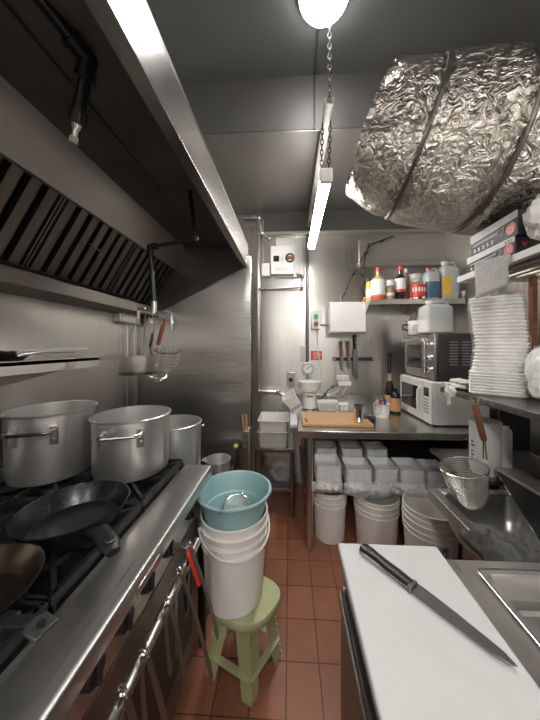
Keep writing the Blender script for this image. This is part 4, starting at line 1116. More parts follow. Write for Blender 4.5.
for (px, Y, w, d, n, nm) in stacks:
    x = aa(px) * Y
    for k in range(n):
        zz = USH + .001 + k * .0175
        lab = 'clear plastic takeaway tub in the ' + nm
        grp = 'takeaway tubs in the ' + nm
        if tub0 is None:
            tub0 = bpy.data.objects.new('takeaway_tub', mesh_from(tub_mesh(.14, .19, .055), 'takeaway_tub', 'clearpl')); COL.objects.link(tub0)
            tub0['category'] = 'food tub'; o = tub0; o['label'] = lab; o['group'] = grp
        else:
            o = dup(tub0, (0, 0, 0), None, lab, grp)
        o.location = (x + random.uniform(-.002, .002), Y + random.uniform(-.002, .002), zz); o.scale = (w / .14, d / .19, 1)
# soft bag film around the tubs
def sag_bag(label, px0, px1, Y0, sag, seed):
    m = MB(); nx, ny = 26, 8; x0, x1 = aa(px0) * Y0, aa(px1) * Y0
    R = []
    for j in range(ny + 1):
        row = []
        t = j / ny
        for i in range(nx + 1):
            s = i / nx; e = math.sin(PI * s) ** .6
            x = x0 + (x1 - x0) * s
            y = Y0 - .02 - .035 * e * math.sin(PI * t) + .012 * noise.noise(V((s * 9, t * 5, seed)))
            z = USH + .075 - (.075 + sag * e) * t + .01 * noise.noise(V((s * 11, t * 7, seed + 5)))
            row.append(m.bm.verts.new((x, y, z)))
        R.append(row)
    for j in range(ny):
        for i in range(nx): m.bm.faces.new((R[j][i], R[j][i + 1], R[j + 1][i + 1], R[j + 1][i]))
    o = solo('film_bag', m, 'sagfilm', label, 'bag', smooth=80)
    sdf = o.modifiers.new('thick', 'SOLIDIFY'); sdf.thickness = .0012
    return o
sag_bag('thin clear bag hanging off the shelf edge under the left tubs', 311, 342, 1.875, .0, 1)
sag_bag('loose clear bag sagging in a loop below the middle tubs', 343, 394, 1.875, .04, 2)
sag_bag('thin clear bag under the right hand tubs', 392, 446, 1.88, .02, 3)
# black bowls
def bowl_mesh(): return MB().lathe([(0, 0), (.055, 0), (.085, .035), (.098, .042), (.098, .046), (.082, .042), (.053, .004), (0, .003)], (0, 0, 0), 32)
bb = None
for (px, Y, n, nm) in ((398, 2.28, 15, 'left'), (422, 2.28, 14, 'middle'), (450, 2.25, 14, 'right')):
    for k in range(n):
        lab = 'black takeaway bowl in the %s stack at the back of the undershelf' % nm
        grp = 'black bowls in the %s stack' % nm
        if bb is None:
            bb = bpy.data.objects.new('takeaway_bowl', mesh_from(bowl_mesh(), 'takeaway_bowl', 'blackbowl')); COL.objects.link(bb); bb['category'] = 'bowl'; bb['label'] = lab; bb['group'] = grp; o = bb
        else: o = dup(bb, (0, 0, 0), None, lab, grp)
        o.location = (aa(px) * Y, Y, USH + .001 + k * .019)

# buckets on the floor under the table
B1 = V((aa(329.5) * 2.02, 2.02, 0)); r1_ = 16 * 2.02 / 260
g = 'white buckets under the work table'
bucket('left white bucket on the floor beside the table leg', B1, r1_ * .9, r1_, .345, g, 2)
bucket('second bucket nested in the left floor bucket', B1 + V((0, 0, .022)), r1_ * .86, r1_ * .985, .345, g, 0)
B2 = V((aa(376) * 1.95, 1.95, 0)); r2_ = 21 * 1.95 / 260
bucket('middle white bucket on the floor under the table', B2, r2_ * .88, r2_, .34, g, 2)
bucket('white bucket nested in the middle floor bucket', B2 + V((0, 0, .022)), r2_ * .85, r2_ * .985, .345, g, 0)
B3 = V((aa(430) * 1.72, 1.72, 0)); r3_ = .160
bk = bucket('right white bucket with blue label on the floor under the sink', B3, r3_ * .88, r3_, .365, g, 2)
av = math.atan2(-B3.y, -B3.x) + .22
def curved_label(c, R, a0, a1, z0, z1, n=8):
    m = MB(); rows = []
    for rr_ in (R, R + .0012):
        for z in (z0, z1): rows.append([V(c) + V((math.cos(a0 + (a1 - a0) * i / n) * rr_, math.sin(a0 + (a1 - a0) * i / n) * rr_, z)) for i in range(n + 1)])
    v = [[m.bm.verts.new(p) for p in r_] for r_ in rows]
    for i in range(n):
        m.bm.faces.new((v[2][i], v[2][i + 1], v[3][i + 1], v[3][i])); m.bm.faces.new((v[0][i], v[1][i], v[1][i + 1], v[0][i + 1]))
        m.bm.faces.new((v[0][i], v[0][i + 1], v[2][i + 1], v[2][i])); m.bm.faces.new((v[1][i], v[3][i], v[3][i + 1], v[1][i + 1]))
    return m
rl = r3_ * .955
lb1 = part('label', curved_label(B3, rl + .002, av + .1, av + .44, .20, .268), 'greyprint', bk, label='grey and blue square sticker')
part('label_emblem', curved_label(B3, rl + .004, av + .2, av + .34, .212, .256), 'blue', lb1)
part('label_ring', curved_label(B3, rl + .0055, av + .24, av + .30, .223, .245), 'paper', lb1)
bucket('white bucket nested in the right floor bucket', B3 + V((0, 0, .035)), r3_ * .85, r3_ * .99, .365, g, 1)
bk2 = bucket('topmost white bucket of the right floor stack', B3 + V((0, 0, .072)), r3_ * .83, r3_ * .985, .362, g, 0)
part('blue_sticker', curved_label(B3, r3_ * .955, av - .0, av + .17, .385, .412), 'blue', bk2)

# ------------------------------------------------------------ right shelving over the sink
SHX = .90; UZ = 1.82; LZ = 1.205; SY0r, SY1u, SY1l = -.2, SHX / aa(457), SHX / aa(440)
rs_ = thing('overshelf_rack', 'two tier steel rack above the sink at the right side', 'rack', (1.2, .7, 0))
part('upper_edge', MB().box((SHX, SY0r, UZ - .03), (SHX + .012, SY1u, UZ)), 'whitemetal', rs_, .002)
part('upper_end_edge', MB().box((SHX + .012, SY1u - .012, UZ - .03), (1.46, SY1u, UZ)), 'pipe', rs_, .002)
for k in range(9):
    x = SHX + .05 + k * .06
    part('shelf_slat', MB().box((x, SY0r, UZ - .014), (x + .03, SY1u - .012, UZ - .002)), 'pipe', rs_)
part('lower_shelf', MB().box((SHX, SY0r, LZ - .03), (1.46, SY1l, LZ)), 'darksteel', rs_, .003)
m = MB()
for k in range(8): m.cyl((SHX - .002, .5 + k * .14, LZ - .015), (SHX + .002, .5 + k * .14, LZ - .015), .004, seg=8)
part('rivet', m, 'chrome', rs_)
for (x, y) in ((1.44, 1.40), (1.44, -.1), (SHX + .16, 1.40), (1.25, 1.4)):
    part('post', MB().box((x - .012, y - .012, 0.0 if x > 1.4 else LZ), (x + .012, y + .012, UZ - .002)), 'brownwood' if x < 1.3 and x > 1.2 else 'darksteel', rs_)

# film boxes
def film_box(label, y0, y1, z0, h, x0, dx, g, big):
    t = thing('cling_film_box', label, 'box', (x0 + dx / 2, (y0 + y1) / 2, z0), g)
    part('carton', MB().box((x0, y0, z0), (x0 + dx, y1, z0 + h)), 'darkprint', t, .003)
    # top flap along the upper edge, painted white for its reflection
    part('white_flap_sheen', MB().prism([(x0 - .001, y0 + .002, z0 + h * .72), (x0 - .001, y1 - .002, z0 + h * .6), (x0 - .001, y1 - .002, z0 + h + .001), (x0 - .001, y0 + .002, z0 + h + .001)], (-.0012, 0, 0)), 'paper', t)
    part('grey_band', MB().box((x0 - .0018, y0 + .10, z0 + h * .42), (x0 - .001, y1 - .02, z0 + h * .52)), 'greyprint', t)
    R = (0, -1, 0); up = (0, 0, 1)
    part('red_badge', MB().lathe([(0, 0), (.024, 0), (.024, .0012), (0, .0012)], (x0 - .001, y0 + .032, z0 + h * .38), 24, Matrix.Rotation(-PI / 2, 4, 'Y')), 'redpaint', t)
    part('badge_lettering', text_mb('M' if big else '3', .026, face_mat((x0 - .0028, y0 + .032, z0 + h * .38), R, up)), 'paper', t)
    if not big:
        part('lettering', text_mb('300', .026, face_mat((x0 - .0018, y0 + .035, z0 + h * .80), R, up)), 'darkprint', t)
    m = MB()
    for k in range(5):
        yy = y1 - .03 - k * .028
        m.box((x0 - .0018, yy - .009, z0 + h * .12), (x0 - .0008, yy + .006, z0 + h * .17)); m.box((x0 - .0018, yy - .006, z0 + h * .2), (x0 - .0008, yy + .004, z0 + h * .28))
    part('printed_icon', m, 'paper', t)
    m = MB(); m.tube([(x0 - .0014, y0 + .085, z0 + h * .3), (x0 - .0014, y0 + .07, z0 + h * .4), (x0 - .0014, y0 + .07, z0 + h * .6), (x0 - .0014, y0 + .085, z0 + h * .58), (x0 - .0014, y0 + .11, z0 + h * .55)], .0012, 6)
    part('printed_outline', m, 'paper', t)
    e = MB().prism([(x0 + .02, y0 - .001, z0 + h * .66), (x0 + .05, y0 - .001, z0 + h * .66), (x0 + .035, y0 - .001, z0 + h * .4)], (0, -.001, 0))
    part('end_mark', e, 'redpaint', t)
    return t
ly0, ly1 = SHX / aa(513), SHX / aa(465.5)
film_box('lower black and white film box on the upper rack shelf', ly0, ly1, UZ + .001, .075, SHX + .01, .12, 'film boxes on the rack', False)
film_box('upper black and white film box stacked on another box', ly0 - .01, ly1 - .02, UZ + .077, .10, SHX + .012, .15, 'film boxes on the rack', True)
gcx = V((.965, .975, UZ + .002))
gbg = thing('white_produce_bag', 'white plastic bag with green print on the upper rack shelf', 'bag', gcx)
part('bag_body', MB().blob(gcx + V((0, 0, .10)), (.11, .085, .105), .25, 4, 4, 8, .099), 'whitep', gbg)
part('green_print', MB().blob(gcx + V((.03, -.035, .105)), (.075, .055, .072), .2, 6, 4, 9), 'leafgreen', gbg, label='leafy green patch')
# net hanging
n0, n1, n2, n3 = at(474, 263, 1.30), at(510, 253, 1.10), at(511, 285, 1.10), at(477, 299, 1.28)
for p in (n0, n1, n2, n3): p.x = SHX - .006
m = MB(); R = []
for j in range(9):
    row = []
    for i in range(13):
        s, t_ = i / 12, j / 8
        p = n0.lerp(n1, s).lerp(n3.lerp(n2, s), t_)
        p.x -= .012 * abs(noise.noise(V((s * 5, t_ * 3, 2)))) + .01 * t_
        row.append(m.bm.verts.new(p))
    R.append(row)
for j in range(8):
    for i in range(12): m.bm.faces.new((R[j][i], R[j][i + 1], R[j + 1][i + 1], R[j + 1][i]))
nt_ = solo('net_cloth', m, 'mesh', 'grey net cloth hanging over the edge of the upper rack shelf', 'cloth', smooth=80)
sdm = nt_.modifiers.new('thick', 'SOLIDIFY'); sdm.thickness = .002

# foam stacks
FX, FY = 1.062, 1.385
FRZ = math.radians(-37)
def slab_mesh(w, d, h, r=.02):
    def rr(w_, d_, z):
        p = []
        for (sx, sy, a) in ((1, 1, 0), (-1, 1, 1), (-1, -1, 2), (1, -1, 3)):
            for k in range(4):
                an = (a + k / 3) * PI / 2
                p.append(V((sx * (w_ / 2 - r) + r * math.cos(an), sy * (d_ / 2 - r) + r * math.sin(an), z)))
        return p
    return MB().loft([rr(w * .9, d * .9, 0), rr(w * .97, d * .97, h * .55), rr(w, d, h * .6), rr(w, d, h * .85), rr(w * .95, d * .95, h)])
tr0 = None; z = LZ + .001
for k in range(8):
    lab, grp = 'flat white foam tray in the low stack at the edge of the lower rack shelf', 'flat foam trays on the rack'
    if tr0 is None:
        tr0 = bpy.data.objects.new('foam_tray', mesh_from(slab_mesh(.225, .215, .016), 'foam_tray', 'foam')); COL.objects.link(tr0); tr0.rotation_euler = (0, 0, FRZ); tr0['category'] = 'foam tray'; tr0['label'] = lab; tr0['group'] = grp; o = tr0
    else: o = dup(tr0, (0, 0, 0), None, lab, grp)
    o.location = (FX - .005, FY - .005, z); z += .0145
z += .003
zf0 = z
fo0 = None
nfo = 21
for k in range(nfo):
    lab, grp = 'white foam lunch box in the tall bagged stack on the rack', 'foam lunch boxes in the tall stack'
    if fo0 is None:
        fo0 = bpy.data.objects.new('foam_lunch_box', mesh_from(slab_mesh(.205, .205, .0195), 'foam_lunch_box', 'foam')); COL.objects.link(fo0); fo0.rotation_euler = (0, 0, FRZ); fo0['category'] = 'foam box'; fo0['label'] = lab; fo0['group'] = grp; o = fo0
    else: o = dup(fo0, (0, 0, 0), None, lab, grp)
    o.location = (FX + .012 * math.sin(k * .23) + random.uniform(-.003, .003), FY + random.uniform(-.003, .003), z); z += .0174
m = MB(); rings = []
for j in range(26):
    t_ = j / 25; zz = zf0 + (z + .018 - zf0) * t_
    ring = []
    for i in range(48):
        a = 2 * PI * i / 48; ca, sa = math.cos(a), math.sin(a); n = 4.5
        u = math.copysign(abs(ca) ** (2 / n), ca); v_ = math.copysign(abs(sa) ** (2 / n), sa)
        k = .113 + .006 * noise.noise(V((ca * 2.2, sa * 2.2, t_ * 9))) + .003 * noise.noise(V((ca * 6, sa * 6, t_ * 22)))
        if t_ > .93: k *= 1 - (t_ - .93) * 2.8
        if ca < -.2: k += .012 * max(0, noise.noise(V((sa * 3, t_ * 6, 4))))
        ring.append(V((FX + .012 * math.sin(t_ * nfo * .23) + (u * math.cos(FRZ) - v_ * math.sin(FRZ)) * k, FY + (u * math.sin(FRZ) + v_ * math.cos(FRZ)) * k, zz)))
    rings.append(ring)
m.loft(rings, False)
m.bm.faces.new([m.bm.verts[-48 + i] for i in range(48)] if False else [v for v in list(m.bm.verts)[-48:]])
solo('stack_bag', m, 'film', 'clear plastic bag wrapped around the tall foam box stack', 'bag', smooth=80)
rc2 = V((1.10, 1.15, LZ + .002))
solo('foam_bag', MB().blob(rc2 + V((0.02, -.01, .13)), (.105, .115, .155), .16, 4, 5, 12, .129), 'bagwhite', 'bulging white plastic bag at the right end of the lower rack shelf', 'bag', smooth=80)
wc2 = V((1.33, 1.33, LZ + .001))
wt = thing('white_tub', 'white lidded tub behind the bulging bag on the rack', 'tub', wc2)
part('body', MB().lathe([(0, 0), (.085, 0), (.10, .22), (0, .22)], wc2, 32), 'bucket', wt)
part('lid', MB().lathe([(0, .22), (.106, .22), (.106, .245), (0, .25)], wc2, 32), 'whitep', wt)
cl = V((.965, 1.56, LZ + .001))
ck = thing('folded_cloth', 'folded white cloth at the far end of the lower rack shelf', 'cloth', cl)
part('fold', MB().blob(cl + V((0, -.02, .017)), (.062, .10, .02), .22, 4, 4, 21, .016), 'cloth', ck)
part('fold', MB().blob(cl + V((.01, -.03, .040)), (.055, .08, .018), .22, 4, 4, 22), 'cloth', ck)
part('hanging_corner', MB().blob(cl + V((-.075, -.07, -.012)), (.02, .05, .04), .2, 4, 4, 23), 'cloth', ck)
part('loop', MB().tube([cl + V((-.09, -.09, -.03)), cl + V((-.092, -.10, -.07)), cl + V((-.09, -.08, -.085)), cl + V((-.088, -.07, -.05))], .004, 7), 'cloth', ck)

# hanging large strainer
sxx = SHX - .03
s_c = at(463, 467, 1.27)
s_h0 = at(484, 441, 1.275); s_h1 = at(474.5, 404, 1.275); hg = at(474, 386, SHX / aa(474) - .006)
hg = V((SHX - .006, s_h1.y, LZ - .02))
axn = V((-.20, -.02, .95))
strainer('deep wire mesh strainer with brown wooden handle hanging above the sink', s_c, .098, .20, axn,
         [at(485, 459, 1.27), s_h0, s_h1], .0135, 'brownwood', hg, .0016, 18, 56, .60)
nthook = solo('shelf_hook', MB().tube([hg + V((.012, 0, -.012)), hg + V((.003, 0, -.018)), hg + V((-.004, 0, -.004)), hg + V((-.004, 0, .022)), hg + V((.02, 0, .0222))], .0022, 7), 'chrome', 'small wire hook on the lower rack shelf holding the strainer', 'hook')

# ------------------------------------------------------------ sink
KX0, KX1, KY0_, KY1_, KZ = .687, 1.01, .84, 1.333, .742
sk = thing('hand_sink', 'stainless sink with deep bowl between the prep counter and the work table', 'sink', (.84, 1.08, 0))
part('front_rim', MB().box((KX0, KY0_, KZ - .05), (KX0 + .045, KY1_, KZ)), 'steel', sk, .004)
part('far_rim', MB().box((KX0 + .045, KY1_ - .04, KZ - .05), (KX1 + .07, KY1_, KZ)), 'steel', sk, .004)
part('near_rim', MB().box((KX0 + .045, KY0_, KZ - .05), (KX1 + .07, KY0_ + .03, KZ)), 'steel', sk, .004)
def rrect(x0, x1, y0, y1, z, r):
    p = []
    for (cx_, cy_, a) in ((x1 - r, y1 - r, 0), (x0 + r, y1 - r, 1), (x0 + r, y0 + r, 2), (x1 - r, y0 + r, 3)):
        for k in range(7):
            an = (a + k / 6) * PI / 2; p.append(V((cx_ + r * math.cos(an), cy_ + r * math.sin(an), z)))
    return p
m = MB(); x0, x1, y0, y1 = KX0 + .04, KX1 + .06, KY0_ + .025, KY1_ - .035
m.loft([rrect(x0 - .004, x1 + .004, y0 - .004, y1 + .004, KZ - .001, .06), rrect(x0, x1, y0, y1, KZ - .012, .055), rrect(x0 + .008, x1 - .008, y0 + .008, y1 - .008, KZ - .11, .055), rrect(x0 + .035, x1 - .035, y0 + .035, y1 - .035, KZ - .175, .05), rrect(x0 + .10, x1 - .10, y0 + .10, y1 - .10, KZ - .182, .03)], False)
last = list(m.bm.verts)[-28:]; m.bm.faces.new(last)
bo = part('bowl', m, 'steel', sk, smooth=60)
bo.modifiers.new('thick', 'SOLIDIFY').thickness = .003
part('drain', MB().lathe([(0, 0), (.03, 0), (.034, .004), (.03, .005), (0, .002)], ((x0 + x1) / 2, (y0 + y1) / 2, KZ - .181), 24), 'chrome', sk)
part('pedestal', MB().box((KX0 + .09, KY0_ + .08, 0), (KX1, KY1_ - .12, KZ - .19)), 'darksteel', sk, .004)
# splash guard ledge
GX, GZ = 1.017, .848
sgd = thing('splash_ledge', 'steel ledge with black sloping panel standing behind the sink', 'splash guard', (GX + .05, .85, KZ))
part('ledge', MB().box((GX, .70, GZ - .012), (GX + .10, KY1_ + .01, GZ)), 'hoodsteel', sgd, .002)
part('dark_panel', MB().prism([(GX + .004, KY1_, GZ - .012), (GX + .004, 1.316, GZ - .035), (GX + .004, 1.062, .618), (GX + .004, .9, .56), (GX + .004, .70, .56), (GX + .004, .70, GZ - .012)], (.006, 0, 0)), 'blackpaint', sgd)
part('edge_trim', MB().bar((GX + .003, 1.318, GZ - .032), (GX + .003, 1.05, .607), .006, .006, V((1, 0, 0))), 'chrome', sgd)
part('support', MB().box((GX + .085, KY1_ - .02, .0), (GX + .10, KY1_, GZ - .012)), 'darksteel', sgd)
# sloped steel box
bxX, bxY0, bxY1 = 1.19, .88, 1.345
zbt = at(520, 453, bxY1).z
sbx = thing('steel_dispenser', 'steel box with sloping top behind the splash ledge', 'box', (1.31, 1.1, .0))
part('casing', MB().prism([(bxX, bxY1, .76), (bxX, bxY1, zbt), (bxX + .10, bxY1, zbt + .055), (bxX + .25, bxY1, zbt + .055), (bxX + .25, bxY1, .76)], (0, bxY0 - bxY1, 0)), 'darksteel', sbx, .003)
part('top_trim', MB().bar((bxX - .001, bxY0, zbt), (bxX - .001, bxY1, zbt), .004, .004), 'chrome', sbx)
part('stand', MB().box((bxX + .03, bxY0 + .02, 0), (bxX + .22, bxY1 - .02, .76)), 'darksteel', sbx)
# tub and rolls behind the strainer on a side bench
bench = thing('side_bench', 'dark low bench behind the sink under the rack', 'bench', (1.2, 1.5, 0))
part('top', MB().box((.93, 1.365, .745), (1.56, 1.78, .77)), 'darksteel', bench, .003)
part('gap_dark_sheet', MB().box((aa(499) * 1.77, 1.765, .77), (1.56, 1.78, 1.165)), 'blackpaint', bench)  # black sheet put in for the darkness of the gap
for x, y in ((1.53, 1.39), (1.53, 1.75), (1.12, 1.75)):
    part('leg', MB().cyl((x, y, 0), (x, y, .745), .016, seg=10), 'darksteel', bench)
ty = 1.46; tw = size(472, 499, ty) / 2
tcn = V((aa(485) * ty, ty, .771)); th_ = at(485, 420, ty).z - .771
tu = thing('white_container', 'tall white plastic container with blue print behind the strainer', 'container', tcn)
part('body', MB().lathe([(0, 0), (tw * .95, 0), (tw, .01), (tw, th_ - .03), (tw * .95, th_ - .02), (0, th_ - .02)], tcn, 36), 'whitep', tu)
part('lid', MB().lathe([(0, th_ - .03), (tw * 1.03, th_ - .03), (tw * 1.03, th_ - .004), (tw * .97, th_), (0, th_)], tcn, 36), 'paper', tu)
am = math.atan2(-tcn.y, -tcn.x)
m = None
for k, zz in enumerate((.07, .09, .11, .14, .16)):
    q = curved_label(tcn, tw + .0008, am - .95, am - .95 + (.25 if k % 2 else .18), zz, zz + .010)
    if m is None: m = q
    else:
        tmp = bpy.data.meshes.new('t'); q.bm.to_mesh(tmp); m.bm.from_mesh(tmp); bpy.data.meshes.remove(tmp); q.bm.free()
part('blue_print', m, 'blue', tu)
ry_ = 1.52; rw = size(501, 511, ry_) / 2
rcn = V((aa(506) * ry_, ry_, .771)); rh_ = at(506, 428, ry_).z - .771
ro = thing('white_bottle', 'slim white bottle in the dark gap right of the container', 'bottle', rcn)
part('body', MB().lathe([(0, 0), (rw, 0), (rw, rh_ * .9), (rw * .9, rh_ * .96), (rw * .6, rh_ * .97), (0, rh_ * .97)], rcn, 28), 'offwhite', ro)
part('cap', MB().lathe([(0, rh_ * .97), (rw * .55, rh_ * .97), (rw * .5, rh_ * 1.04), (0, rh_ * 1.05)], rcn, 20), 'whitep', ro)

# ------------------------------------------------------------ prep counter
CX0, CX1, CY0, CY1, CZ = .135, 1.20, -.7, .69, .90
PX0, PX1, PYa, PYb = .462, 1.06, -.1, .648
pr_ = thing('prep_counter', 'stainless refrigerated prep counter in the right foreground', 'counter', (.6, 0, 0))
m = MB()
m.box((CX0, CY0, CZ - .03), (PX0, CY1, CZ)); m.box((PX1, CY0, CZ - .03), (CX1, CY1, CZ)); m.box((PX0, PYb, CZ - .03), (PX1, CY1, CZ)); m.box((PX0, CY0, CZ - .03), (PX1, PYa, CZ))
part('worktop', m, 'steel', pr_)
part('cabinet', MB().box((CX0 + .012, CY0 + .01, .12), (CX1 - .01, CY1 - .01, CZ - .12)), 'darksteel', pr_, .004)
part('far_end', MB().box((CX0 + .012, CY1 - .012, CZ - .12), (CX1 - .01, CY1 - .002, CZ - .03)), 'darksteel', pr_)
part('front_rail', MB().box((CX0 + .006, CY0 + .01, CZ - .12), (CX0 + .02, CY1 - .002, CZ - .03)), 'darksteel', pr_, .002)
for x in (CX0 + .06, CX1 - .06):
    for y in (CY0 + .06, CY1 - .06): part('leg', MB().cyl((x, y, 0), (x, y, .12), .02, seg=12), 'darksteel', pr_)
for (y0, y1) in ((-.65, -.02), (.0, .67)):
    d = part('door', MB().box((CX0 - .006, y0, .16), (CX0 + .012, y1, CZ - .06)), 'darksteel', pr_, .004)
    part('handle_strip', MB().box((CX0 - .012, y0 + .01, CZ - .075), (CX0 - .006, y1 - .01, CZ - .066)), 'chrome', d, .002)
# inset steel pan
ip = thing('inset_pan', 'shallow rectangular steel pan set into the prep counter', 'pan', ((PX0 + PX1) / 2, (PYa + PYb) / 2, CZ - .07))
m = MB(); e = .010
for (o, i2, z0, z1) in ((0, 0, 0, 0),):
    pass
m.loft([rrect(PX0 - .010, PX1 + .01, PYa - .01, PYb + .010, CZ + .0005, .012), rrect(PX0 - .008, PX1 + .008, PYa - .008, PYb + .008, CZ + .006, .012), rrect(PX0 + .004, PX1 - .004, PYa + .004, PYb - .004, CZ + .006, .012), rrect(PX0 + .008, PX1 - .008, PYa + .008, PYb - .008, CZ, .012),
        rrect(PX0 + .014, PX1 - .014, PYa + .014, PYb - .014, CZ - .045, .02), rrect(PX0 + .04, PX1 - .04, PYa + .04, PYb - .035, CZ - .048, .02), rrect(PX0 + .045, PX1 - .045, PYa + .045, PYb - .04, CZ - .056, .02)], False)
last = list(m.bm.verts)[-28:]; m.bm.faces.new(last)
ipo = part('pan_body', m, 'steel', ip, smooth=40)
ipo.modifiers.new('thick', 'SOLIDIFY').thickness = .0015
m = MB()
for k, (xo, n) in enumerate(((.062, 16), (.095, 12))):
    yy = PYb - .06 - k * .02
    for i in range(n):
        l = .012 + .014 * random.random()
        m.bar((PX0 + xo + .004 * random.random(), yy, CZ - .0555), (PX0 + xo + .004 * random.random(), yy - l, CZ - .0555), .0022, .0016); yy -= l + .003
part('bright_rim', MB().tube(rrect(PX0 - .009, PX1 + .009, PYa - .009, PYb + .009, CZ + .005, .012), .0032, 8, closed=True), 'chrome', ip)
part('wire_marks', m, 'chrome', ip)

# white cutting board and knife
BX0, BX1, BY0, BY1, BZ = .128, .388, -.35, .714, CZ + .02
solo('white_cutting_board', MB().box((BX0, BY0, CZ + .001), (BX1, BY1 - .005, BZ)), 'board', 'large white plastic cutting board under the long knife', 'cutting board', bev=.004)
kh = ath(362, 546, BZ + .012); kt_ = ath(517, 671, BZ + .003); kb = ath(408, 577, BZ + .012)
kd = (kt_ - kh); kd.z = 0; L = kd.length; kd.normalize(); kn = V((-kd.y, kd.x, 0))   # kn points to the right/far side
kn0 = V((kh.x, kh.y, BZ))
knf = thing('carving_knife', 'long carving knife with black riveted handle on the white cutting board', 'knife', kn0)
def KP(s, t, z): return kn0 + kd * s + kn * t + V((0, 0, z))
hl_ = .128
bl = [(hl_ - .004, .012), (hl_ + .02, .014), (L * .7, .0125), (L * .93, .0075), (L, .000), (L * .985, -.006), (L * .9, -.0125), (L * .7, -.015), (hl_ + .01, -.016), (hl_ + .004, -.012)]
mm = MB(); mm.prism([KP(s, t + .004, .0065) for s, t in bl], (0, 0, .0022))
part('blade', mm, 'darksteel', knf, .0005)
hp = [(0, -.010, .010), (.004, -.016, .016), (.02, -.013, .018), (.045, -.010, .014), (.075, -.013, .014), (.10, -.012, .015), (.118, -.013, .013), (hl_, -.011, .012)]
rs = []
for s, t0, t1 in hp:
    tm, tw_ = (t0 + t1) / 2, (t1 - t0) / 2
    rs.append([KP(s, tm + tw_ * math.copysign(abs(math.cos(a)) ** .7, math.cos(a)), .0085 + .0085 * math.copysign(abs(math.sin(a)) ** .7, math.sin(a))) for a in [2 * PI * k / 16 for k in range(16)]])
part('handle', MB().loft(rs), 'black', knf)
part('bolster', MB().prism([KP(hl_ - .001, -.014, .001), KP(hl_ + .008, -.013, .001), KP(hl_ + .008, .015, .001), KP(hl_ - .001, .014, .001)], (0, 0, .014)), 'darksteel', knf, .002)
for s in (.022, .064, .106): part('rivet', MB().cyl(KP(s, .001, .0140), KP(s, .001, .0188), .0052, seg=14), 'chrome', knf, label='bright steel rivet')
part('tang', MB().prism([KP(.004, -.0165, .0075), KP(hl_, -.0125, .0075), KP(hl_, -.009, .0075), KP(.004, -.012, .0075)], (0, 0, .002)), 'pipe', knf)

# rag on the sink edge
m = MB(); nx, ny = 60, 30; R = []
for j in range(ny + 1):
    row = []
    for i in range(nx + 1):
        s, t_ = i / nx, j / ny
        x = .672 + s * .195 + .014 * noise.noise(V((s * 4, t_ * 3, 9)))
        y = .855 + t_ * .215 + .03 * noise.noise(V((s * 5, t_ * 2, 3))) - .06 * s * t_
        env = math.sin(PI * min(1, max(0, s))) ** .35 * math.sin(PI * min(1, max(0, t_))) ** .45
        fold = abs(math.sin(s * 15 + t_ * 5 + 2.4 * noise.noise(V((s * 3, t_ * 3, 1))))) * .034 + .022 * noise.noise(V((s * 9, t_ * 6, 7)))
        z = KZ + .004 + env * (.018 + fold) - .10 * max(0, .12 - s) * 4
        if t_ > .6 and s > .25: z -= (t_ - .6) * .12
        row.append(m.bm.verts.new((x, y, z)))
    R.append(row)
for j in range(ny):
    for i in range(nx): m.bm.faces.new((R[j][i], R[j][i + 1], R[j + 1][i + 1], R[j + 1][i]))
rg = solo('grey_rag', m, 'rag', 'crumpled grey rag draped over the near edge of the sink', 'rag', smooth=80)
rg.modifiers.new('thick', 'SOLIDIFY').thickness = .004

# ------------------------------------------------------------ ceiling: lamp, tube, chain, duct
lp = ath(324, 6, HC - .03); 
def round_lamp(label, c, on=True):
    t = thing('round_ceiling_lamp', label, 'ceiling lamp', c, 'round ceiling lamps')
    c = V(c)
    part('base', MB().lathe([(0, 0), (.125, 0), (.125, -.03), (.115, -.035), (0, -.035)], c, 40), 'whitep', t)
    part('dome', MB().lathe([(.116, -.034), (.12, -.042), (.112, -.054), (.08, -.062), (.04, -.066), (0, -.067)], c, 40), 'lamp', t)
    return t
lc = ath(324, -1, HC - .05)
round_lamp('lit round white lamp on the dark ceiling', (lc.x, lc.y, HC - .001))
round_lamp('unseen round lamp added on the ceiling behind the camera', (.1, -.75, HC - .001))  # unseen lamp added behind the camera for the bright foreground

tx_, tz_ = .198, 2.375
ty0, ty1 = tx_ / aa(326.5), tx_ / aa(311.2)
tl = thing('tube_light', 'lit hanging tube light in the middle of the kitchen', 'tube light', (tx_, (ty0 + ty1) / 2, tz_))
def half(r, y): return [V((tx_ + r * math.cos(a), y, tz_ + r * math.sin(a))) for a in [PI + PI * k / 16 for k in range(17)]]
part('diffuser', MB().loft([[V((tx_ + .032 * math.cos(2 * PI * k / 24), y, tz_ + .030 * math.sin(2 * PI * k / 24))) for k in range(24)] for y in (ty0 + .02, ty1 - .02)]), 'tube', tl)
part('housing', MB().box((tx_ - .026, ty0 + .02, tz_ + .024), (tx_ + .026, ty1 - .02, tz_ + .046)), 'whitep', tl, .004)
part('end_cap', MB().box((tx_ - .034, ty0, tz_ - .032), (tx_ + .034, ty0 + .03, tz_ + .046)), 'whitep', tl, .008)
part('end_cap', MB().box((tx_ - .034, ty1 - .03, tz_ - .032), (tx_ + .034, ty1, tz_ + .046)), 'whitep', tl, .008)
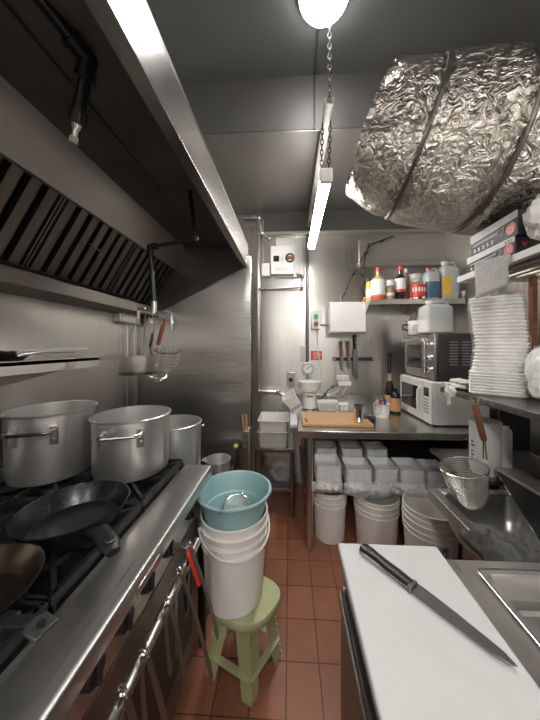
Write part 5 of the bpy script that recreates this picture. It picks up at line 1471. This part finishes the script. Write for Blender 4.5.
# strut the tube hangs from
sz_ = 2.69; sy0_ = .202 / aa(329.5)
stt = thing('ceiling_strut', 'grey metal channel hanging above the tube light', 'channel', (.202, 2.0, sz_))
part('channel', MB().prism([(.18, sy0_, sz_), (.224, sy0_, sz_), (.224, sy0_, sz_ + .035), (.22, sy0_, sz_ + .035), (.22, sy0_, sz_ + .004), (.184, sy0_, sz_ + .004), (.184, sy0_, sz_ + .035), (.18, sy0_, sz_ + .035)], (0, YB - .04 - sy0_, 0)), 'pipe', stt)
def chain(label, p0, p1, link=.034, w=.0028):
    p0, p1 = V(p0), V(p1); d = p1 - p0; n = max(2, int(d.length / (link * .78))); d.normalize(); x, y = frame(d, V((0, 1, 0)))
    m = MB()
    for k in range(n):
        c = p0 + (p1 - p0) * ((k + .5) / n); s = x if k % 2 else y
        hl2 = link / 2
        pts = []
        for i in range(12):
            a = 2 * PI * i / 12; pts.append(c + s * .0085 * math.cos(a) + d * hl2 * math.sin(a))
        m.tube(pts, w, 6, closed=True)
    return solo('hanging_chain', m, 'iron', label, 'chain', base=p1, group='light chains')
chain('steel chain from the ceiling down to the grey channel', (.205, sy0_ + .02, HC), (.205, sy0_ + .02, sz_ + .03))
chain('left chain between the grey channel and the tube light', (.182, sy0_ + .12, sz_ + .002), (tx_ - .02, ty0 + .07, tz_ + .046))
chain('right chain between the grey channel and the tube light', (.222, sy0_ + .10, sz_ + .002), (tx_ + .02, ty0 + .06, tz_ + .046))
chain('far chain between the grey channel and the tube light', (.202, ty1 - .15, sz_ + .002), (tx_, ty1 - .12, tz_ + .046))
ca_ = ath(318, 26, HC); cb_ = ath(314.5, 73, HC)
solo('ceiling_cable', MB().tube([(ca_.x, ca_.y, HC - .006), (cb_.x, SY - .006, HC - .006), (cb_.x, SY - .006, SH + .0), (cb_.x, SY - .006, SH - .0)], .005, 8), 'darksteel', 'thin cable running over the ceiling behind the round lamp', 'cable')

def fill_tube(x, label):  # tube lights added out of view behind the camera as fill
    y0, y1, z0 = -2.0, -.75, 2.55
    t = thing('tube_light', label, 'tube light', (x, -1.4, z0))
    part('diffuser', MB().loft([[V((x + .032 * math.cos(2 * PI * k / 24), y, z0 + .030 * math.sin(2 * PI * k / 24))) for k in range(24)] for y in (y0 + .02, y1 - .02)]), 'tubefill', t)
    part('housing', MB().box((x - .026, y0 + .02, z0 + .024), (x + .026, y1 - .02, z0 + .046)), 'whitep', t, .004)
    for y in (y0 + .15, y1 - .15): part('rod', MB().cyl((x, y, z0 + .04), (x, y, HC), .005, seg=8), 'pipe', t)
fill_tube(-.25, 'unseen fill tube light added behind the camera on the stove side')
fill_tube(.95, 'unseen fill tube light added behind the camera on the counter side')

# foil duct
path = [at(372, 137, 1.36), V((.61, 1.335, 2.44)), V((.86, 1.32, 2.395)), V((1.10, 1.31, 2.36)), V((1.34, 1.30, 2.33)), V((XR - .14, 1.30, 2.30))]
rad = [.272, .322, .352, .35, .335, .33]
def catmull(P, R, n):
    out = []
    for i in range(len(P) - 1):
        p0, p1, p2, p3 = P[max(i - 1, 0)], P[i], P[i + 1], P[min(i + 2, len(P) - 1)]
        for k in range(n):
            t = k / n
            q = .5 * ((2 * p1) + (p2 - p0) * t + (2 * p0 - 5 * p1 + 4 * p2 - p3) * t * t + (3 * p1 - p0 - 3 * p2 + p3) * t ** 3)
            out.append((q, R[i] + (R[i + 1] - R[i]) * t))
    out.append((P[-1], R[-1])); return out
CP = catmull(path, rad, 14)
du = thing('foil_duct', 'large ventilation duct wrapped in crinkled silver foil under the ceiling', 'duct', path[1])
rings = []; seg = 96
x, y = frame((CP[1][0] - CP[0][0]))
n = len(CP)
for i, (p, r) in enumerate(CP):
    d = (CP[min(i + 1, n - 1)][0] - CP[max(i - 1, 0)][0]).normalized()
    x = (x - d * x.dot(d)).normalized(); y = d.cross(x)
    seam = .0
    for sm in (14, 31, 48):
        seam = max(seam, .016 * math.exp(-((i - sm) / 1.3) ** 2))
    ring = []
    for k in range(seg):
        a = 2 * PI * k / seg; v_ = x * math.cos(a) + y * math.sin(a); q = p + v_ * r
        nz = noise.ridged_multi_fractal(q * 5, 1.0, 2.1, 3, 1.0, 2.0) * .006 + .010 * noise.noise(q * 4)
        ring.append(p + v_ * (r + nz - seam))
    rings.append(ring)
part('foil_wrap', MB().loft(rings), 'foil', du, smooth=50)
for sm in (14, 31, 48):
    if sm >= n - 1: continue
    pc_, r_ = CP[sm]; d = (CP[sm + 1][0] - CP[sm - 1][0]).normalized(); xx, yy = frame(d)
    part('seam_band', MB().tube([pc_ + (xx * math.cos(2 * PI * k / 64) + yy * math.sin(2 * PI * k / 64)) * (r_ - .004 + .006 * noise.noise(V((math.cos(2 * PI * k / 64) * 3, math.sin(2 * PI * k / 64) * 3, sm)))) for k in range(64)], .010, 8, closed=True), 'darkfoil', du)
# foil collar at the soffit
p = CP[0][0]; 
def collar():
    m = MB(); rr = []
    for (off, r_) in ((-.012, .277), (.10, .297), (.10, .28), (-.012, .262)):
        d = (CP[1][0] - CP[0][0]).normalized(); xx, yy = frame(d)
        rr.append([p + d * off + (xx * math.cos(2 * PI * k / 64) + yy * math.sin(2 * PI * k / 64)) * (r_ + .01 * noise.noise(V((math.cos(2 * PI * k / 64) * 4, math.sin(2 * PI * k / 64) * 4, off * 9)))) for k in range(64)])
    return m.loft(rr, False, True)
part('collar', collar(), 'foil', du, smooth=50)

# ------------------------------------------------------------ world, camera
w = bpy.data.worlds.new('world'); scene.world = w; w.use_nodes = True
w.node_tree.nodes['Background'].inputs['Color'].default_value = (.5, .5, .5, 1)
w.node_tree.nodes['Background'].inputs['Strength'].default_value = .05
cam = bpy.data.cameras.new('camera'); co = bpy.data.objects.new('camera', cam); COL.objects.link(co)
co.location = (0, 0, EYE); co.rotation_euler = (PI / 2, 0, TH)
cam.sensor_fit = 'HORIZONTAL'; cam.sensor_width = 36; cam.lens = F / 540 * 36
cam.shift_x = (270 - PPX) / 540; cam.shift_y = (HOR - 360) / 540
cam.clip_start = .02
scene.camera = co
scene.view_settings.view_transform = 'Standard'; scene.view_settings.look = 'None'
scene.view_settings.exposure = 1.38; scene.view_settings.gamma = 1
scene.view_settings.use_curve_mapping = False
